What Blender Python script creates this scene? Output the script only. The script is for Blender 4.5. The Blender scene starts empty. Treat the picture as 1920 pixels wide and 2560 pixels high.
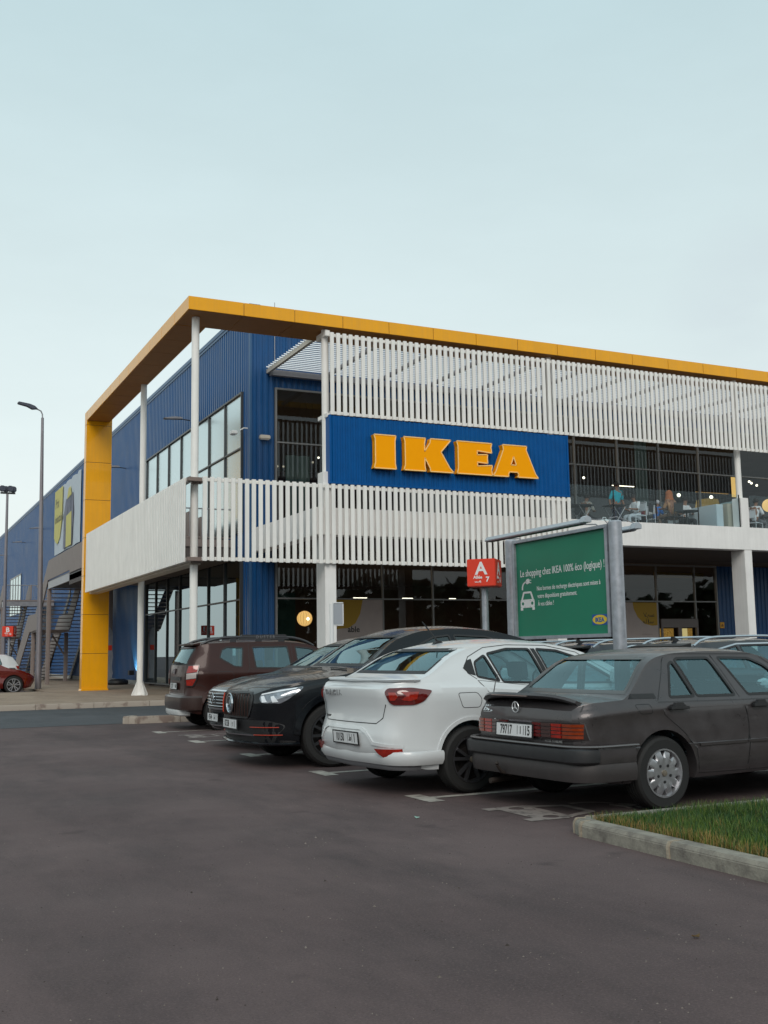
import bpy, bmesh, math, random
import numpy as np
from mathutils import Vector, Matrix
from mathutils.bvhtree import BVHTree
R = math.radians
SC = bpy.context.scene
COL = SC.collection
random.seed(7)

# ---------------------------------------------------------------- camera, sky, sun, exposure
cam_d = bpy.data.cameras.new('camera'); cam = bpy.data.objects.new('camera', cam_d); COL.objects.link(cam)
cam_d.sensor_fit = 'HORIZONTAL'; cam_d.sensor_width = 36.0; cam_d.lens = 36.0 * 2672.6 / 1920.0
cam_d.clip_start = 0.1; cam_d.clip_end = 3000
def _cam():
    pi, ro, ya = 0.130227504, -0.0154795614, 0.447607998
    f = Vector((math.sin(ya) * math.cos(pi), math.cos(ya) * math.cos(pi), math.sin(pi)))
    r = Vector((math.cos(ya), -math.sin(ya), 0)); u = r.cross(f)
    r2 = r * math.cos(ro) + u * math.sin(ro); u2 = -r * math.sin(ro) + u * math.cos(ro)
    M = Matrix((r2, u2, -f)).transposed().to_4x4(); M.translation = Vector((0, 0, 1.37)); return M
cam.matrix_world = _cam()
SC.camera = cam
w = bpy.data.worlds.new('World'); SC.world = w; w.use_nodes = True
nt = w.node_tree; nt.nodes.clear()
SUN_EL, SUN_AZ = 36.0, 206.0           # azimuth clockwise from +Y
sky = nt.nodes.new('ShaderNodeTexSky'); sky.sky_type = 'NISHITA'; sky.sun_disc = False
sky.sun_elevation = R(SUN_EL); sky.sun_rotation = R(SUN_AZ)
sky.air_density = 1.0; sky.dust_density = 1.5; sky.ozone_density = 2.0
tc = nt.nodes.new('ShaderNodeTexCoord'); sep = nt.nodes.new('ShaderNodeSeparateXYZ')
nt.links.new(tc.outputs['Generated'], sep.inputs[0])
# thin high overcast veil over the clear sky, whiter towards the horizon
ramp = nt.nodes.new('ShaderNodeValToRGB'); e = ramp.color_ramp.elements
e[0].position = 0.0; e[0].color = (8.9, 9.0, 8.5, 1); e[1].position = 0.55; e[1].color = (5.45, 7.05, 7.3, 1)
m_ = e.new(0.20); m_.color = (7.7, 8.6, 8.35, 1)
nt.links.new(sep.outputs['Z'], ramp.inputs[0])
mix = nt.nodes.new('ShaderNodeMixRGB'); mix.inputs[0].default_value = 0.86
nt.links.new(sky.outputs[0], mix.inputs[1]); nt.links.new(ramp.outputs[0], mix.inputs[2])
nzc = nt.nodes.new('ShaderNodeTexNoise'); nzc.inputs['Scale'].default_value = 2.2; nzc.inputs['Detail'].default_value = 7.0; nzc.inputs['Roughness'].default_value = 0.6
mpc = nt.nodes.new('ShaderNodeMapping'); mpc.inputs['Scale'].default_value = (1, 1, 3.0); nt.links.new(tc.outputs['Generated'], mpc.inputs[0]); nt.links.new(mpc.outputs[0], nzc.inputs['Vector'])
mrc = nt.nodes.new('ShaderNodeMapRange'); mrc.inputs[1].default_value = 0.35; mrc.inputs[2].default_value = 0.7; mrc.inputs[3].default_value = 0.965; mrc.inputs[4].default_value = 1.03
nt.links.new(nzc.outputs[0], mrc.inputs[0]); vm = nt.nodes.new('ShaderNodeVectorMath'); vm.operation = 'SCALE'; nt.links.new(mix.outputs[0], vm.inputs[0]); nt.links.new(mrc.outputs[0], vm.inputs['Scale'])
# soft grey cloud low on the right
nz = nt.nodes.new('ShaderNodeTexNoise'); nz.inputs['Scale'].default_value = 5.0; nz.inputs['Detail'].default_value = 5.0
mp = nt.nodes.new('ShaderNodeMapping'); mp.inputs['Scale'].default_value = (1, 1, 2.6)
nt.links.new(tc.outputs['Generated'], mp.inputs[0]); nt.links.new(mp.outputs[0], nz.inputs['Vector'])
dot = nt.nodes.new('ShaderNodeVectorMath'); dot.operation = 'DOT_PRODUCT'
dot.inputs[1].default_value = Vector((0.722, 0.640, 0.262)).normalized()
nt.links.new(tc.outputs['Generated'], dot.inputs[0])
mr = nt.nodes.new('ShaderNodeMapRange'); mr.inputs[1].default_value = 0.990; mr.inputs[2].default_value = 0.9995
nt.links.new(dot.outputs['Value'], mr.inputs[0])
mr2 = nt.nodes.new('ShaderNodeMapRange'); mr2.inputs[1].default_value = 0.38; mr2.inputs[2].default_value = 0.62
nt.links.new(nz.outputs[0], mr2.inputs[0])
mu = nt.nodes.new('ShaderNodeMath'); mu.operation = 'MULTIPLY'; nt.links.new(mr.outputs[0], mu.inputs[0]); nt.links.new(mr2.outputs[0], mu.inputs[1])
mu2 = nt.nodes.new('ShaderNodeMath'); mu2.operation = 'MULTIPLY'; mu2.inputs[1].default_value = 0.5; nt.links.new(mu.outputs[0], mu2.inputs[0])
mix2 = nt.nodes.new('ShaderNodeMixRGB'); mix2.inputs[2].default_value = (5.3, 6.0, 6.5, 1)
nt.links.new(mu2.outputs[0], mix2.inputs[0]); nt.links.new(vm.outputs[0], mix2.inputs[1])
bg = nt.nodes.new('ShaderNodeBackground'); bg.inputs[1].default_value = 0.113
out = nt.nodes.new('ShaderNodeOutputWorld')
nt.links.new(mix2.outputs[0], bg.inputs[0]); nt.links.new(bg.outputs[0], out.inputs[0])
sun_d = bpy.data.lights.new('sun', 'SUN'); sun_d.energy = 1.4; sun_d.angle = R(30); sun_d.color = (1.0, 0.91, 0.83)
sun = bpy.data.objects.new('sun', sun_d); COL.objects.link(sun)
_sd = Vector((math.sin(R(SUN_AZ)) * math.cos(R(SUN_EL)), math.cos(R(SUN_AZ)) * math.cos(R(SUN_EL)), math.sin(R(SUN_EL))))
sun.rotation_euler = (-_sd).to_track_quat('-Z', 'Y').to_euler()
SC.view_settings.view_transform = 'Standard'; SC.view_settings.look = 'None'
SC.view_settings.exposure = 0.0; SC.view_settings.gamma = 1.0

# ---------------------------------------------------------------- materials
MATS = {}
def mat(name, col, rough=0.5, metal=0.0, coat=0.0, var=0.0, scale=3.0, bump=0.0, bscale=60.0, spec=0.5, col2=None, c2=(0.5, 0.65), emit=None, es=1.0, streak=0.0, rvar=0.0):
    if name in MATS: return MATS[name]
    m = bpy.data.materials.new(name); m.use_nodes = True; t = m.node_tree; b = t.nodes['Principled BSDF']
    c = tuple(col) + (1,)
    b.inputs['Base Color'].default_value = c; b.inputs['Roughness'].default_value = rough
    b.inputs['Metallic'].default_value = metal; b.inputs['Coat Weight'].default_value = coat
    b.inputs['Coat Roughness'].default_value = 0.04; b.inputs['Specular IOR Level'].default_value = spec
    if emit: b.inputs['Emission Color'].default_value = tuple(emit) + (1,); b.inputs['Emission Strength'].default_value = es
    if var or bump or col2 or rvar:
        tcn = t.nodes.new('ShaderNodeTexCoord')
        if var or col2 or rvar:
            n = t.nodes.new('ShaderNodeTexNoise'); n.inputs['Scale'].default_value = scale; n.inputs['Detail'].default_value = 8; n.inputs['Roughness'].default_value = 0.62
            t.links.new(tcn.outputs['Object'], n.inputs['Vector'])
            r = t.nodes.new('ShaderNodeMapRange'); r.inputs[1].default_value = 0.3 if not col2 else c2[0]; r.inputs[2].default_value = 0.7 if not col2 else c2[1]
            t.links.new(n.outputs[0], r.inputs[0])
            if var or col2:
                x = t.nodes.new('ShaderNodeMixRGB'); t.links.new(r.outputs[0], x.inputs[0])
                x.inputs[1].default_value = tuple(v * (1 - var) for v in col) + (1,) if not col2 else c
                x.inputs[2].default_value = tuple(min(1, v * (1 + var)) for v in col) + (1,) if not col2 else tuple(col2) + (1,)
                t.links.new(x.outputs[0], b.inputs['Base Color'])
                if streak:   # rain streaks and dust runs down the panel
                    mpn = t.nodes.new('ShaderNodeMapping'); mpn.inputs['Scale'].default_value = (5.0, 5.0, 0.28); t.links.new(tcn.outputs['Object'], mpn.inputs[0])
                    ns = t.nodes.new('ShaderNodeTexNoise'); ns.inputs['Scale'].default_value = 1.6; ns.inputs['Detail'].default_value = 9; ns.inputs['Roughness'].default_value = 0.7; t.links.new(mpn.outputs[0], ns.inputs['Vector'])
                    rs = t.nodes.new('ShaderNodeMapRange'); rs.inputs[1].default_value = 0.42; rs.inputs[2].default_value = 0.75; rs.inputs[3].default_value = 0.0; rs.inputs[4].default_value = streak; t.links.new(ns.outputs[0], rs.inputs[0])
                    xs_ = t.nodes.new('ShaderNodeMixRGB'); t.links.new(rs.outputs[0], xs_.inputs[0]); t.links.new(x.outputs[0], xs_.inputs[1])
                    dirt = [v * .45 + c_ * .55 for v, c_ in zip(col, (.16, .14, .12))]; xs_.inputs[2].default_value = tuple(dirt) + (1,); t.links.new(xs_.outputs[0], b.inputs['Base Color'])
            if rvar:
                q = t.nodes.new('ShaderNodeMapRange'); q.inputs[1].default_value = 0.3; q.inputs[2].default_value = 0.7
                q.inputs[3].default_value = max(0, rough - rvar); q.inputs[4].default_value = min(1, rough + rvar)
                t.links.new(n.outputs[0], q.inputs[0]); t.links.new(q.outputs[0], b.inputs['Roughness'])
        if bump:
            n2 = t.nodes.new('ShaderNodeTexNoise'); n2.inputs['Scale'].default_value = bscale; n2.inputs['Detail'].default_value = 4
            t.links.new(tcn.outputs['Object'], n2.inputs['Vector'])
            bp = t.nodes.new('ShaderNodeBump'); bp.inputs['Strength'].default_value = bump; bp.inputs['Distance'].default_value = 0.01
            t.links.new(n2.outputs[0], bp.inputs['Height']); t.links.new(bp.outputs[0], b.inputs['Normal'])
    MATS[name] = m; return m
def glass(name, tint, refl=0.08, gcol=(1, 1, 1), rough=0.0, op=0.0):
    """thin pane: tinted see-through mixed with a mirror reflection by viewing angle"""
    if name in MATS: return MATS[name]
    m = bpy.data.materials.new(name); m.use_nodes = True; t = m.node_tree; t.nodes.clear()
    o = t.nodes.new('ShaderNodeOutputMaterial'); tr = t.nodes.new('ShaderNodeBsdfTransparent'); tr.inputs[0].default_value = tuple(tint) + (1,)
    g = t.nodes.new('ShaderNodeBsdfGlossy'); g.inputs['Roughness'].default_value = rough; g.inputs[0].default_value = tuple(gcol) + (1,)
    ge = t.nodes.new('ShaderNodeNewGeometry'); dp = t.nodes.new('ShaderNodeVectorMath'); dp.operation = 'DOT_PRODUCT'
    t.links.new(ge.outputs['Normal'], dp.inputs[0]); t.links.new(ge.outputs['Incoming'], dp.inputs[1])
    def mth(op, a_, b_=None):
        n = t.nodes.new('ShaderNodeMath'); n.operation = op
        for i, v in enumerate((a_, b_)):
            if v is None: continue
            if isinstance(v, (int, float)): n.inputs[i].default_value = v
            else: t.links.new(v, n.inputs[i])
        return n.outputs[0]
    f = mth('ADD', mth('MULTIPLY', mth('POWER', mth('SUBTRACT', 1.0, mth('ABSOLUTE', dp.outputs['Value'])), 5.0), 0.92), 0.07)
    a = t.nodes.new('ShaderNodeMapRange'); a.inputs[1].default_value = 0.0; a.inputs[2].default_value = 1.0; a.inputs[3].default_value = refl; a.inputs[4].default_value = 1.0
    t.links.new(f, a.inputs[0])
    x = t.nodes.new('ShaderNodeMixShader'); t.links.new(a.outputs[0], x.inputs[0]); t.links.new(tr.outputs[0], x.inputs[1]); t.links.new(g.outputs[0], x.inputs[2])
    t.links.new(x.outputs[0], o.inputs[0]); MATS[name] = m; return m

YEL = mat('yellow_panel', (0.86, 0.385, 0.0), 0.30, var=0.04, scale=2.0, bump=0.02, bscale=30, spec=0.3, coat=.25, streak=.22)
BLUE = mat('blue_cladding', (0.003, 0.066, 0.205), 0.34, var=0.10, scale=0.8, rvar=0.06, spec=0.35, streak=.28)
WSLAT = mat('white_slat_paint', (0.83, 0.815, 0.785), 0.45, var=0.05, scale=1.2, streak=.30)
WHITE = mat('white_render', (0.80, 0.785, 0.77), 0.8, var=0.05, scale=1.5, bump=0.06, bscale=40, streak=.25)
CREAM = mat('cream_paint', (0.55, 0.50, 0.43), 0.5, var=0.08, scale=2)
GREYM = mat('grey_steel', (0.30, 0.30, 0.32), 0.42, metal=0.4, var=0.12, scale=6, rvar=0.08)
GALV = mat('galvanised_steel', (0.36, 0.38, 0.42), 0.42, metal=0.5, var=0.18, scale=9, rvar=0.1)
BROWN = mat('taupe_steel_paint', (0.235, 0.19, 0.175), 0.6, var=0.08, scale=2)
DARK = mat('dark_metal', (0.02, 0.02, 0.022), 0.45)
MULL = mat('mullion_dark', (0.045, 0.05, 0.055), 0.4)
MULG = mat('mullion_grey', (0.22, 0.22, 0.22), 0.4, metal=0.3)
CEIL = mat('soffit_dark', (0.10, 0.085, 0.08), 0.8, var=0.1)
RED = mat('sign_red', (0.70, 0.035, 0.008), 0.45, var=0.04)
SIGNW = mat('sign_white', (0.75, 0.76, 0.76), 0.5)
GREEN = mat('sign_green', (0.002, 0.19, 0.105), 0.5, var=0.06, scale=1.5)
BLACKT = mat('lettering_black', (0.02, 0.02, 0.02), 0.6)
GLS = glass('window_glass', (0.50, 0.52, 0.50), 0.0, (0.62, 0.66, 0.70), 0.015)
GLM = glass('mirror_glass', (0.10, 0.13, 0.14), 0.72, (0.82, 0.92, 0.94), 0.22)
GLG = glass('ground_glass', (0.16, 0.19, 0.19), 0.34, (0.70, 0.84, 0.90))
GLB = glass('balustrade_glass', (0.84, 0.92, 0.94), 0.0, (0.45, 0.52, 0.55))
GLC = glass('car_glass', (0.52, 0.72, 0.75), 0.10, (0.75, 1.0, 1.05))

# ---------------------------------------------------------------- mesh helpers
def tag(o, label=None, cat=None, group=None, kind=None):
    if label: o['label'] = label
    if cat: o['category'] = cat
    if group: o['group'] = group
    if kind: o['kind'] = kind
    return o
def empty(name, loc=(0, 0, 0), rz=0.0, label=None, cat=None, group=None):
    o = bpy.data.objects.new(name, None); COL.objects.link(o); o.location = loc; o.rotation_euler = (0, 0, rz); o.empty_display_size = 0.1
    return tag(o, label, cat, group)
class MB:
    def __init__(s): s.v = []; s.f = []
    def add(s, vs, fs):
        k = len(s.v); s.v += [tuple(p) for p in vs]; s.f += [tuple(i + k for i in f) for f in fs]; return s
    def box(s, a, b):
        x0, y0, z0 = a; x1, y1, z1 = b
        if x0 > x1: x0, x1 = x1, x0
        if y0 > y1: y0, y1 = y1, y0
        if z0 > z1: z0, z1 = z1, z0
        return s.add([(x0, y0, z0), (x1, y0, z0), (x1, y1, z0), (x0, y1, z0), (x0, y0, z1), (x1, y0, z1), (x1, y1, z1), (x0, y1, z1)],
                     [(3, 2, 1, 0), (4, 5, 6, 7), (0, 1, 5, 4), (1, 2, 6, 5), (2, 3, 7, 6), (3, 0, 4, 7)])
    def bar(s, p, q, w, h=None, up=(0, 0, 1)):
        h = h or w; p = Vector(p); q = Vector(q); d = (q - p).normalized(); up = Vector(up)
        if abs(d.dot(up)) > 0.99: up = Vector((0, 1, 0)) if abs(d.y) < 0.9 else Vector((1, 0, 0))
        a = d.cross(up).normalized() * w / 2; b = a.cross(d).normalized() * h / 2
        vs = [p - a - b, p + a - b, p + a + b, p - a + b, q - a - b, q + a - b, q + a + b, q - a + b]
        return s.add(vs, [(3, 2, 1, 0), (4, 5, 6, 7), (0, 1, 5, 4), (1, 2, 6, 5), (2, 3, 7, 6), (3, 0, 4, 7)])
    def tube(s, pts, r, n=10, caps=True):
        pts = [Vector(p) for p in pts]; rs = r if isinstance(r, (list, tuple)) else [r] * len(pts); k = len(s.v); prev = None
        for i, p in enumerate(pts):
            d = (pts[min(i + 1, len(pts) - 1)] - pts[max(i - 1, 0)]).normalized()
            if prev is None:
                up = Vector((0, 0, 1)) if abs(d.z) < 0.9 else Vector((1, 0, 0)); a = d.cross(up).normalized()
            else: a = (prev - d * prev.dot(d)).normalized()
            prev = a; b = d.cross(a)
            for j in range(n):
                t = 2 * math.pi * j / n; s.v.append(tuple(p + (a * math.cos(t) + b * math.sin(t)) * rs[i]))
        for i in range(len(pts) - 1):
            for j in range(n):
                j2 = (j + 1) % n; s.f.append((k + i * n + j, k + i * n + j2, k + (i + 1) * n + j2, k + (i + 1) * n + j))
        if caps:
            s.f.append(tuple(k + j for j in range(n))[::-1]); s.f.append(tuple(k + (len(pts) - 1) * n + j for j in range(n)))
        return s
    def lathe(s, prof, c=(0, 0, 0), axis='z', n=24):
        k = len(s.v)
        for (r, h) in prof:
            for j in range(n):
                t = 2 * math.pi * j / n; a, b = r * math.cos(t), r * math.sin(t)
                s.v.append({'z': (c[0] + a, c[1] + b, c[2] + h), 'y': (c[0] + a, c[1] + h, c[2] + b), 'x': (c[0] + h, c[1] + a, c[2] + b)}[axis])
        for i in range(len(prof) - 1):
            for j in range(n):
                j2 = (j + 1) % n; s.f.append((k + i * n + j, k + i * n + j2, k + (i + 1) * n + j2, k + (i + 1) * n + j))
        return s
    def prism(s, poly, fn, d0, d1):
        """poly = 2D outline, fn(u,v,d) -> 3D"""
        n = len(poly); vs = [fn(u, v, d0) for u, v in poly] + [fn(u, v, d1) for u, v in poly]
        return s.add(vs, [tuple(range(n)), tuple(range(2 * n - 1, n - 1, -1))] + [(i, (i + 1) % n, (i + 1) % n + n, i + n) for i in range(n)])
    def build(s, name, m, parent=None, smooth=35.0, bevel=0.0, fixn=True):
        me = bpy.data.meshes.new(name); me.from_pydata(s.v, [], s.f); me.update()
        return finish(me, name, m, parent, smooth, bevel, fixn)
def finish(me, name, m, parent=None, smooth=35.0, bevel=0.0, fixn=True):
    bm = bmesh.new(); bm.from_mesh(me)
    if fixn: bmesh.ops.recalc_face_normals(bm, faces=bm.faces)
    if bevel:
        es = [e for e in bm.edges if len(e.link_faces) == 2 and e.calc_face_angle(0) > 0.5]
        bmesh.ops.bevel(bm, geom=es, offset=bevel, segments=2, affect='EDGES', clamp_overlap=True)
    if smooth:
        for f in bm.faces: f.smooth = True
        lim = R(smooth)
        for e in bm.edges: e.smooth = not (len(e.link_faces) != 2 or e.calc_face_angle(0) > lim)
    bm.to_mesh(me); bm.free()
    o = bpy.data.objects.new(name, me); COL.objects.link(o)
    for q in (m if isinstance(m, (list, tuple)) else [m]): me.materials.append(q)
    if parent: o.parent = parent
    return o
def text_mb(txt, size, fn, th=0.004, bold=0.0, align='CENTER', xs=1.0):
    """lettering as mesh: fn(u, v, d) maps letter plane to 3D"""
    c = bpy.data.curves.new('t', 'FONT'); c.body = txt; c.size = size; c.align_x = align; c.offset = bold; c.resolution_u = 3
    o = bpy.data.objects.new('t', c); COL.objects.link(o); bpy.context.view_layer.update()
    me = bpy.data.meshes.new_from_object(o.evaluated_get(bpy.context.evaluated_depsgraph_get()))
    b = MB(); n = len(me.vertices)
    b.v = [fn(v.co.x * xs, v.co.y, th) for v in me.vertices] + [fn(v.co.x * xs, v.co.y, 0) for v in me.vertices]
    for p in me.polygons:
        b.f.append(tuple(p.vertices))
    ec = {}
    for p in me.polygons:
        for ek in p.edge_keys: ec[ek] = ec.get(ek, 0) + 1
    for (a, c2), k in ec.items():
        if k == 1: b.f.append((a, c2, c2 + n, a + n))
    bpy.data.objects.remove(o); bpy.data.meshes.remove(me); bpy.data.curves.remove(c)
    return b
def corr(mb, ax, c, a0, a1, z0, z1, pitch, depth, sgn):
    """trapezoidal corrugated sheet in the plane ax=c running a0..a1, ribs vertical, ribs stand out along sgn"""
    n = max(1, round((a1 - a0) / pitch)); p = (a1 - a0) / n; xs = []
    for i in range(n):
        b = a0 + i * p; xs += [(b, 0), (b + p * .35, 0), (b + p * .5, 1), (b + p * .85, 1)]
    xs.append((a1, 0)); k = len(mb.v)
    for a, t in xs:
        q = c + sgn * depth * t
        for z in (z0, z1): mb.v.append((q, a, z) if ax == 'x' else (a, q, z))
    for i in range(len(xs) - 1): mb.f.append((k + 2 * i, k + 2 * i + 2, k + 2 * i + 3, k + 2 * i + 1))
    return mb

# ================================================================ SETTING
def ground_mat(name, base, dark, light, rough=0.9, stains=True, s1=0.22, s2=70):
    m = bpy.data.materials.new(name); m.use_nodes = True; t = m.node_tree; b = t.nodes['Principled BSDF']; L = t.links.new
    tcn = t.nodes.new('ShaderNodeTexCoord')
    def noise(scale, det=8, rgh=0.6, sc=None):
        n = t.nodes.new('ShaderNodeTexNoise'); n.inputs['Scale'].default_value = scale; n.inputs['Detail'].default_value = det; n.inputs['Roughness'].default_value = rgh
        if sc:
            mp = t.nodes.new('ShaderNodeMapping'); mp.inputs['Scale'].default_value = sc; mp.inputs['Rotation'].default_value = (0, 0, 0.5); L(tcn.outputs['Object'], mp.inputs[0]); L(mp.outputs[0], n.inputs['Vector'])
        else: L(tcn.outputs['Object'], n.inputs['Vector'])
        return n
    def rng(n, a, c2, lo=0.0, hi=1.0):
        r = t.nodes.new('ShaderNodeMapRange'); r.inputs[1].default_value = a; r.inputs[2].default_value = c2; r.inputs[3].default_value = lo; r.inputs[4].default_value = hi; L(n.outputs[0], r.inputs[0]); return r
    def mixc(f, a, c2):
        x = t.nodes.new('ShaderNodeMixRGB')
        L(f.outputs[0], x.inputs[0])
        for i, v in ((1, a), (2, c2)):
            if isinstance(v, tuple): x.inputs[i].default_value = v + (1,)
            else: L(v.outputs[0], x.inputs[i])
        return x
    c = mixc(rng(noise(s1, 6, 0.65), 0.36, 0.64), base, light)
    c = mixc(rng(noise(0.9, 8, 0.7, (1, .35, 1)), 0.45, 0.70, 0, 0.9), c, dark)
    c = mixc(rng(noise(s2, 3, 0.5), 0.50, 0.74, 0, 0.55), c, tuple(min(1, v * 1.9) for v in base))
    c = mixc(rng(noise(s2 * 1.7, 2, 0.5), 0.58, 0.7, 0, 0.6), c, tuple(v * 0.35 for v in base))
    if stains:
        c = mixc(rng(noise(1.6, 3, 0.5), 0.66, 0.74, 0, 0.6), c, tuple(v * 0.5 for v in base))
        c = mixc(rng(noise(3.1, 6, 0.75, (1, .5, 1)), 0.60, 0.70, 0, 0.35), c, tuple(v * 1.5 for v in base))
        c = mixc(rng(noise(0.55, 9, 0.8, (.25, 1, 1)), 0.55, 0.66, 0, 0.45), c, tuple(v * 1.35 for v in base))
        vo = t.nodes.new('ShaderNodeTexVoronoi'); vo.inputs['Scale'].default_value = 95; L(tcn.outputs['Object'], vo.inputs['Vector'])
        vr = t.nodes.new('ShaderNodeMapRange'); vr.inputs[1].default_value = 0.10; vr.inputs[2].default_value = 0.22; vr.inputs[3].default_value = .55; vr.inputs[4].default_value = 0; L(vo.outputs['Distance'], vr.inputs[0])
        c = mixc(vr, c, (base[0] * 1.9, base[1] * 1.9, base[2] * 1.9))
    L(c.outputs[0], b.inputs['Base Color'])
    rr = rng(noise(0.6, 5, 0.6), 0.3, 0.7, rough - 0.10, rough + 0.05); L(rr.outputs[0], b.inputs['Roughness'])
    b.inputs['Specular IOR Level'].default_value = 0.25
    bp = t.nodes.new('ShaderNodeBump'); bp.inputs['Strength'].default_value = 0.35; bp.inputs['Distance'].default_value = 0.006
    L(noise(s2 * 1.2, 4, 0.7).outputs[0], bp.inputs['Height']); L(bp.outputs[0], b.inputs['Normal'])
    return m
ASPH = ground_mat('asphalt', (0.078, 0.055, 0.055), (0.046, 0.035, 0.036), (0.122, 0.087, 0.085), 0.86, s1=0.34)
ASPH2 = ground_mat('newer_asphalt', (0.056, 0.060, 0.066), (0.042, 0.046, 0.052), (0.075, 0.078, 0.086), 0.86, stains=False)
PAVE = ground_mat('pavement', (0.27, 0.205, 0.155), (0.20, 0.15, 0.115), (0.33, 0.26, 0.20), 0.9, stains=False, s1=0.5)
KERB = mat('kerb_concrete', (0.26, 0.24, 0.20), 0.9, col2=(0.13, 0.115, 0.10), c2=(0.42, 0.68), scale=7, bump=0.5, bscale=45)
KERB2 = mat('kerb_far', (0.34, 0.29, 0.245), 0.9, col2=(0.20, 0.15, 0.125), c2=(0.52, 0.60), scale=2.2, bump=0.3)
PAINT = mat('road_paint', (0.40, 0.37, 0.33), 0.8, col2=(0.15, 0.13, 0.12), c2=(0.45, 0.72), scale=9)
PAINTF = mat('road_paint_worn', (0.22, 0.185, 0.17), 0.85, col2=(0.09, 0.075, 0.07), c2=(0.48, 0.66), scale=8)
SOIL = mat('soil', (0.10, 0.075, 0.045), 0.95, var=0.3, scale=20, bump=0.5)

MORT = mat('mortar', (0.30, 0.25, 0.19), .95, var=.25, scale=30, bump=.5)
def struct(name, mb, m, **k): return tag(mb.build(name, m, **k), kind='structure')
def grid_sheet(x0, x1, y0, y1, z, nx=1, ny=1):
    b = MB(); b.add([(x0, y0, z), (x1, y0, z), (x1, y1, z), (x0, y1, z)], [(0, 1, 2, 3)]); return b
struct('ground', grid_sheet(-400, 600, -200, 900, 0.0), ASPH)
b = MB(); b.add([(-120, 22.45, .004), (120, 22.25, .004), (120, 29.7, .004), (-120, 29.7, .004)], [(0, 1, 2, 3)]); struct('road', b, ASPH2)
struct('pavement', MB().box((-60, 29.72, -0.1), (60, 41.2, 0.13)).box((5.9, 41.2, -0.1), (60, 150, 0.13)), PAVE)

# kerb along the pavement: one stone per metre, rounded arrises
def stones(name, pts, w, h, m, label, cat='kerb', seg=1.0, gap=0.008, bev=0.02):
    root = empty(name, (pts[0][0], pts[0][1], 0), 0, label, cat); inv = Vector((pts[0][0], pts[0][1], 0)); k = 0
    for i in range(len(pts) - 1):
        p, q = Vector((*pts[i], 0)), Vector((*pts[i + 1], 0)); L = (q - p).length; n = max(1, round(L / seg)); d = (q - p) / n; u = d.normalized(); nn = Vector((-u.y, u.x, 0))
        for j in range(n):
            a = p + d * j + u * gap / 2 - inv; e_ = p + d * (j + 1) - u * gap / 2 - inv
            dz = random.uniform(-.004, .004); b = MB()
            vs = []
            for (o, z) in ((0, -0.05), (0, h * .75 + dz), (0.02, h + dz), (w, h + dz), (w, -0.05)):
                vs.append((o, z))
            m5 = len(vs); V = [tuple(a + nn * o + Vector((0, 0, z))) for o, z in vs] + [tuple(e_ + nn * o + Vector((0, 0, z))) for o, z in vs]
            b.add(V, [tuple(range(m5)), tuple(range(2 * m5 - 1, m5 - 1, -1))] + [(t, (t + 1) % m5, (t + 1) % m5 + m5, t + m5) for t in range(m5)])
            b.build('kerb_stone', m, root, bevel=0.006); k += 1
            if m is KERB and k > 1:
                c0 = a - u * gap / 2; jb = MB(); r1 = random.uniform(.010, .022); prof = [(-.006, -.02), (-.008, h * .7), (.012, h + .001), (w * .6, h + .003), (w * .6, -.02)]
                V = [tuple(c0 - u * r1 + nn * o + Vector((0, 0, z))) for o, z in prof] + [tuple(c0 + u * random.uniform(.01, .02) + nn * o + Vector((0, 0, z))) for o, z in prof]
                jb.add(V, [(0, 1, 2, 3, 4), (9, 8, 7, 6, 5)] + [(t, (t + 1) % 5, (t + 1) % 5 + 5, t + 5) for t in range(5)]); jb.build('mortar_joint', MORT, root, bevel=.004)
    return root
stones('kerb', [(-8, 29.6), (40, 29.6)], 0.14, 0.15, KERB2, 'long stained concrete kerb edging the paved forecourt of the store', seg=1.5)
# traffic island in the background, rounded end
stones('kerb', [(4.95, 22.55), (4.72, 22.30), (4.95, 22.12), (16, 22.12)], 0.14, 0.15, KERB2, 'dirty kerb with pale top around the far end of the parking row', seg=0.9)
struct('verge', MB().box((5.0, 22.26, -0.1), (16, 22.5, 0.12)), PAVE)

# parking bay lines (T shaped) and charging bay symbol
for i, yb in enumerate((9.15, 11.64, 14.25, 16.93, 19.38)):
    b = MB(); z = .004
    x0 = 4.72
    b.add([(x0 - .04, yb - .26, z), (x0 + .13, yb - .26, z), (x0 + .13, yb + .26, z), (x0 - .04, yb + .26, z)], [(0, 1, 2, 3)])
    b.add([(x0 + .13, yb - .05, z), (9.8, yb - .05, z), (9.8, yb + .05, z), (x0 + .13, yb + .05, z)], [(0, 1, 2, 3)])
    o = b.build('bay_line', PAINT); o['kind'] = 'structure'
def ev_icon(k=1.0):
    """car front with charging plug; returns list of outlines (u right, v up), width 1"""
    car_ = [(0, 0), (.17, 0), (.17, .14), (.83, .14), (.83, 0), (1, 0), (1, .62), (.93, .66), (.80, 1.12), (.74, 1.16), (.26, 1.16), (.20, 1.12), (.07, .66), (0, .62)]
    return car_
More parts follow.
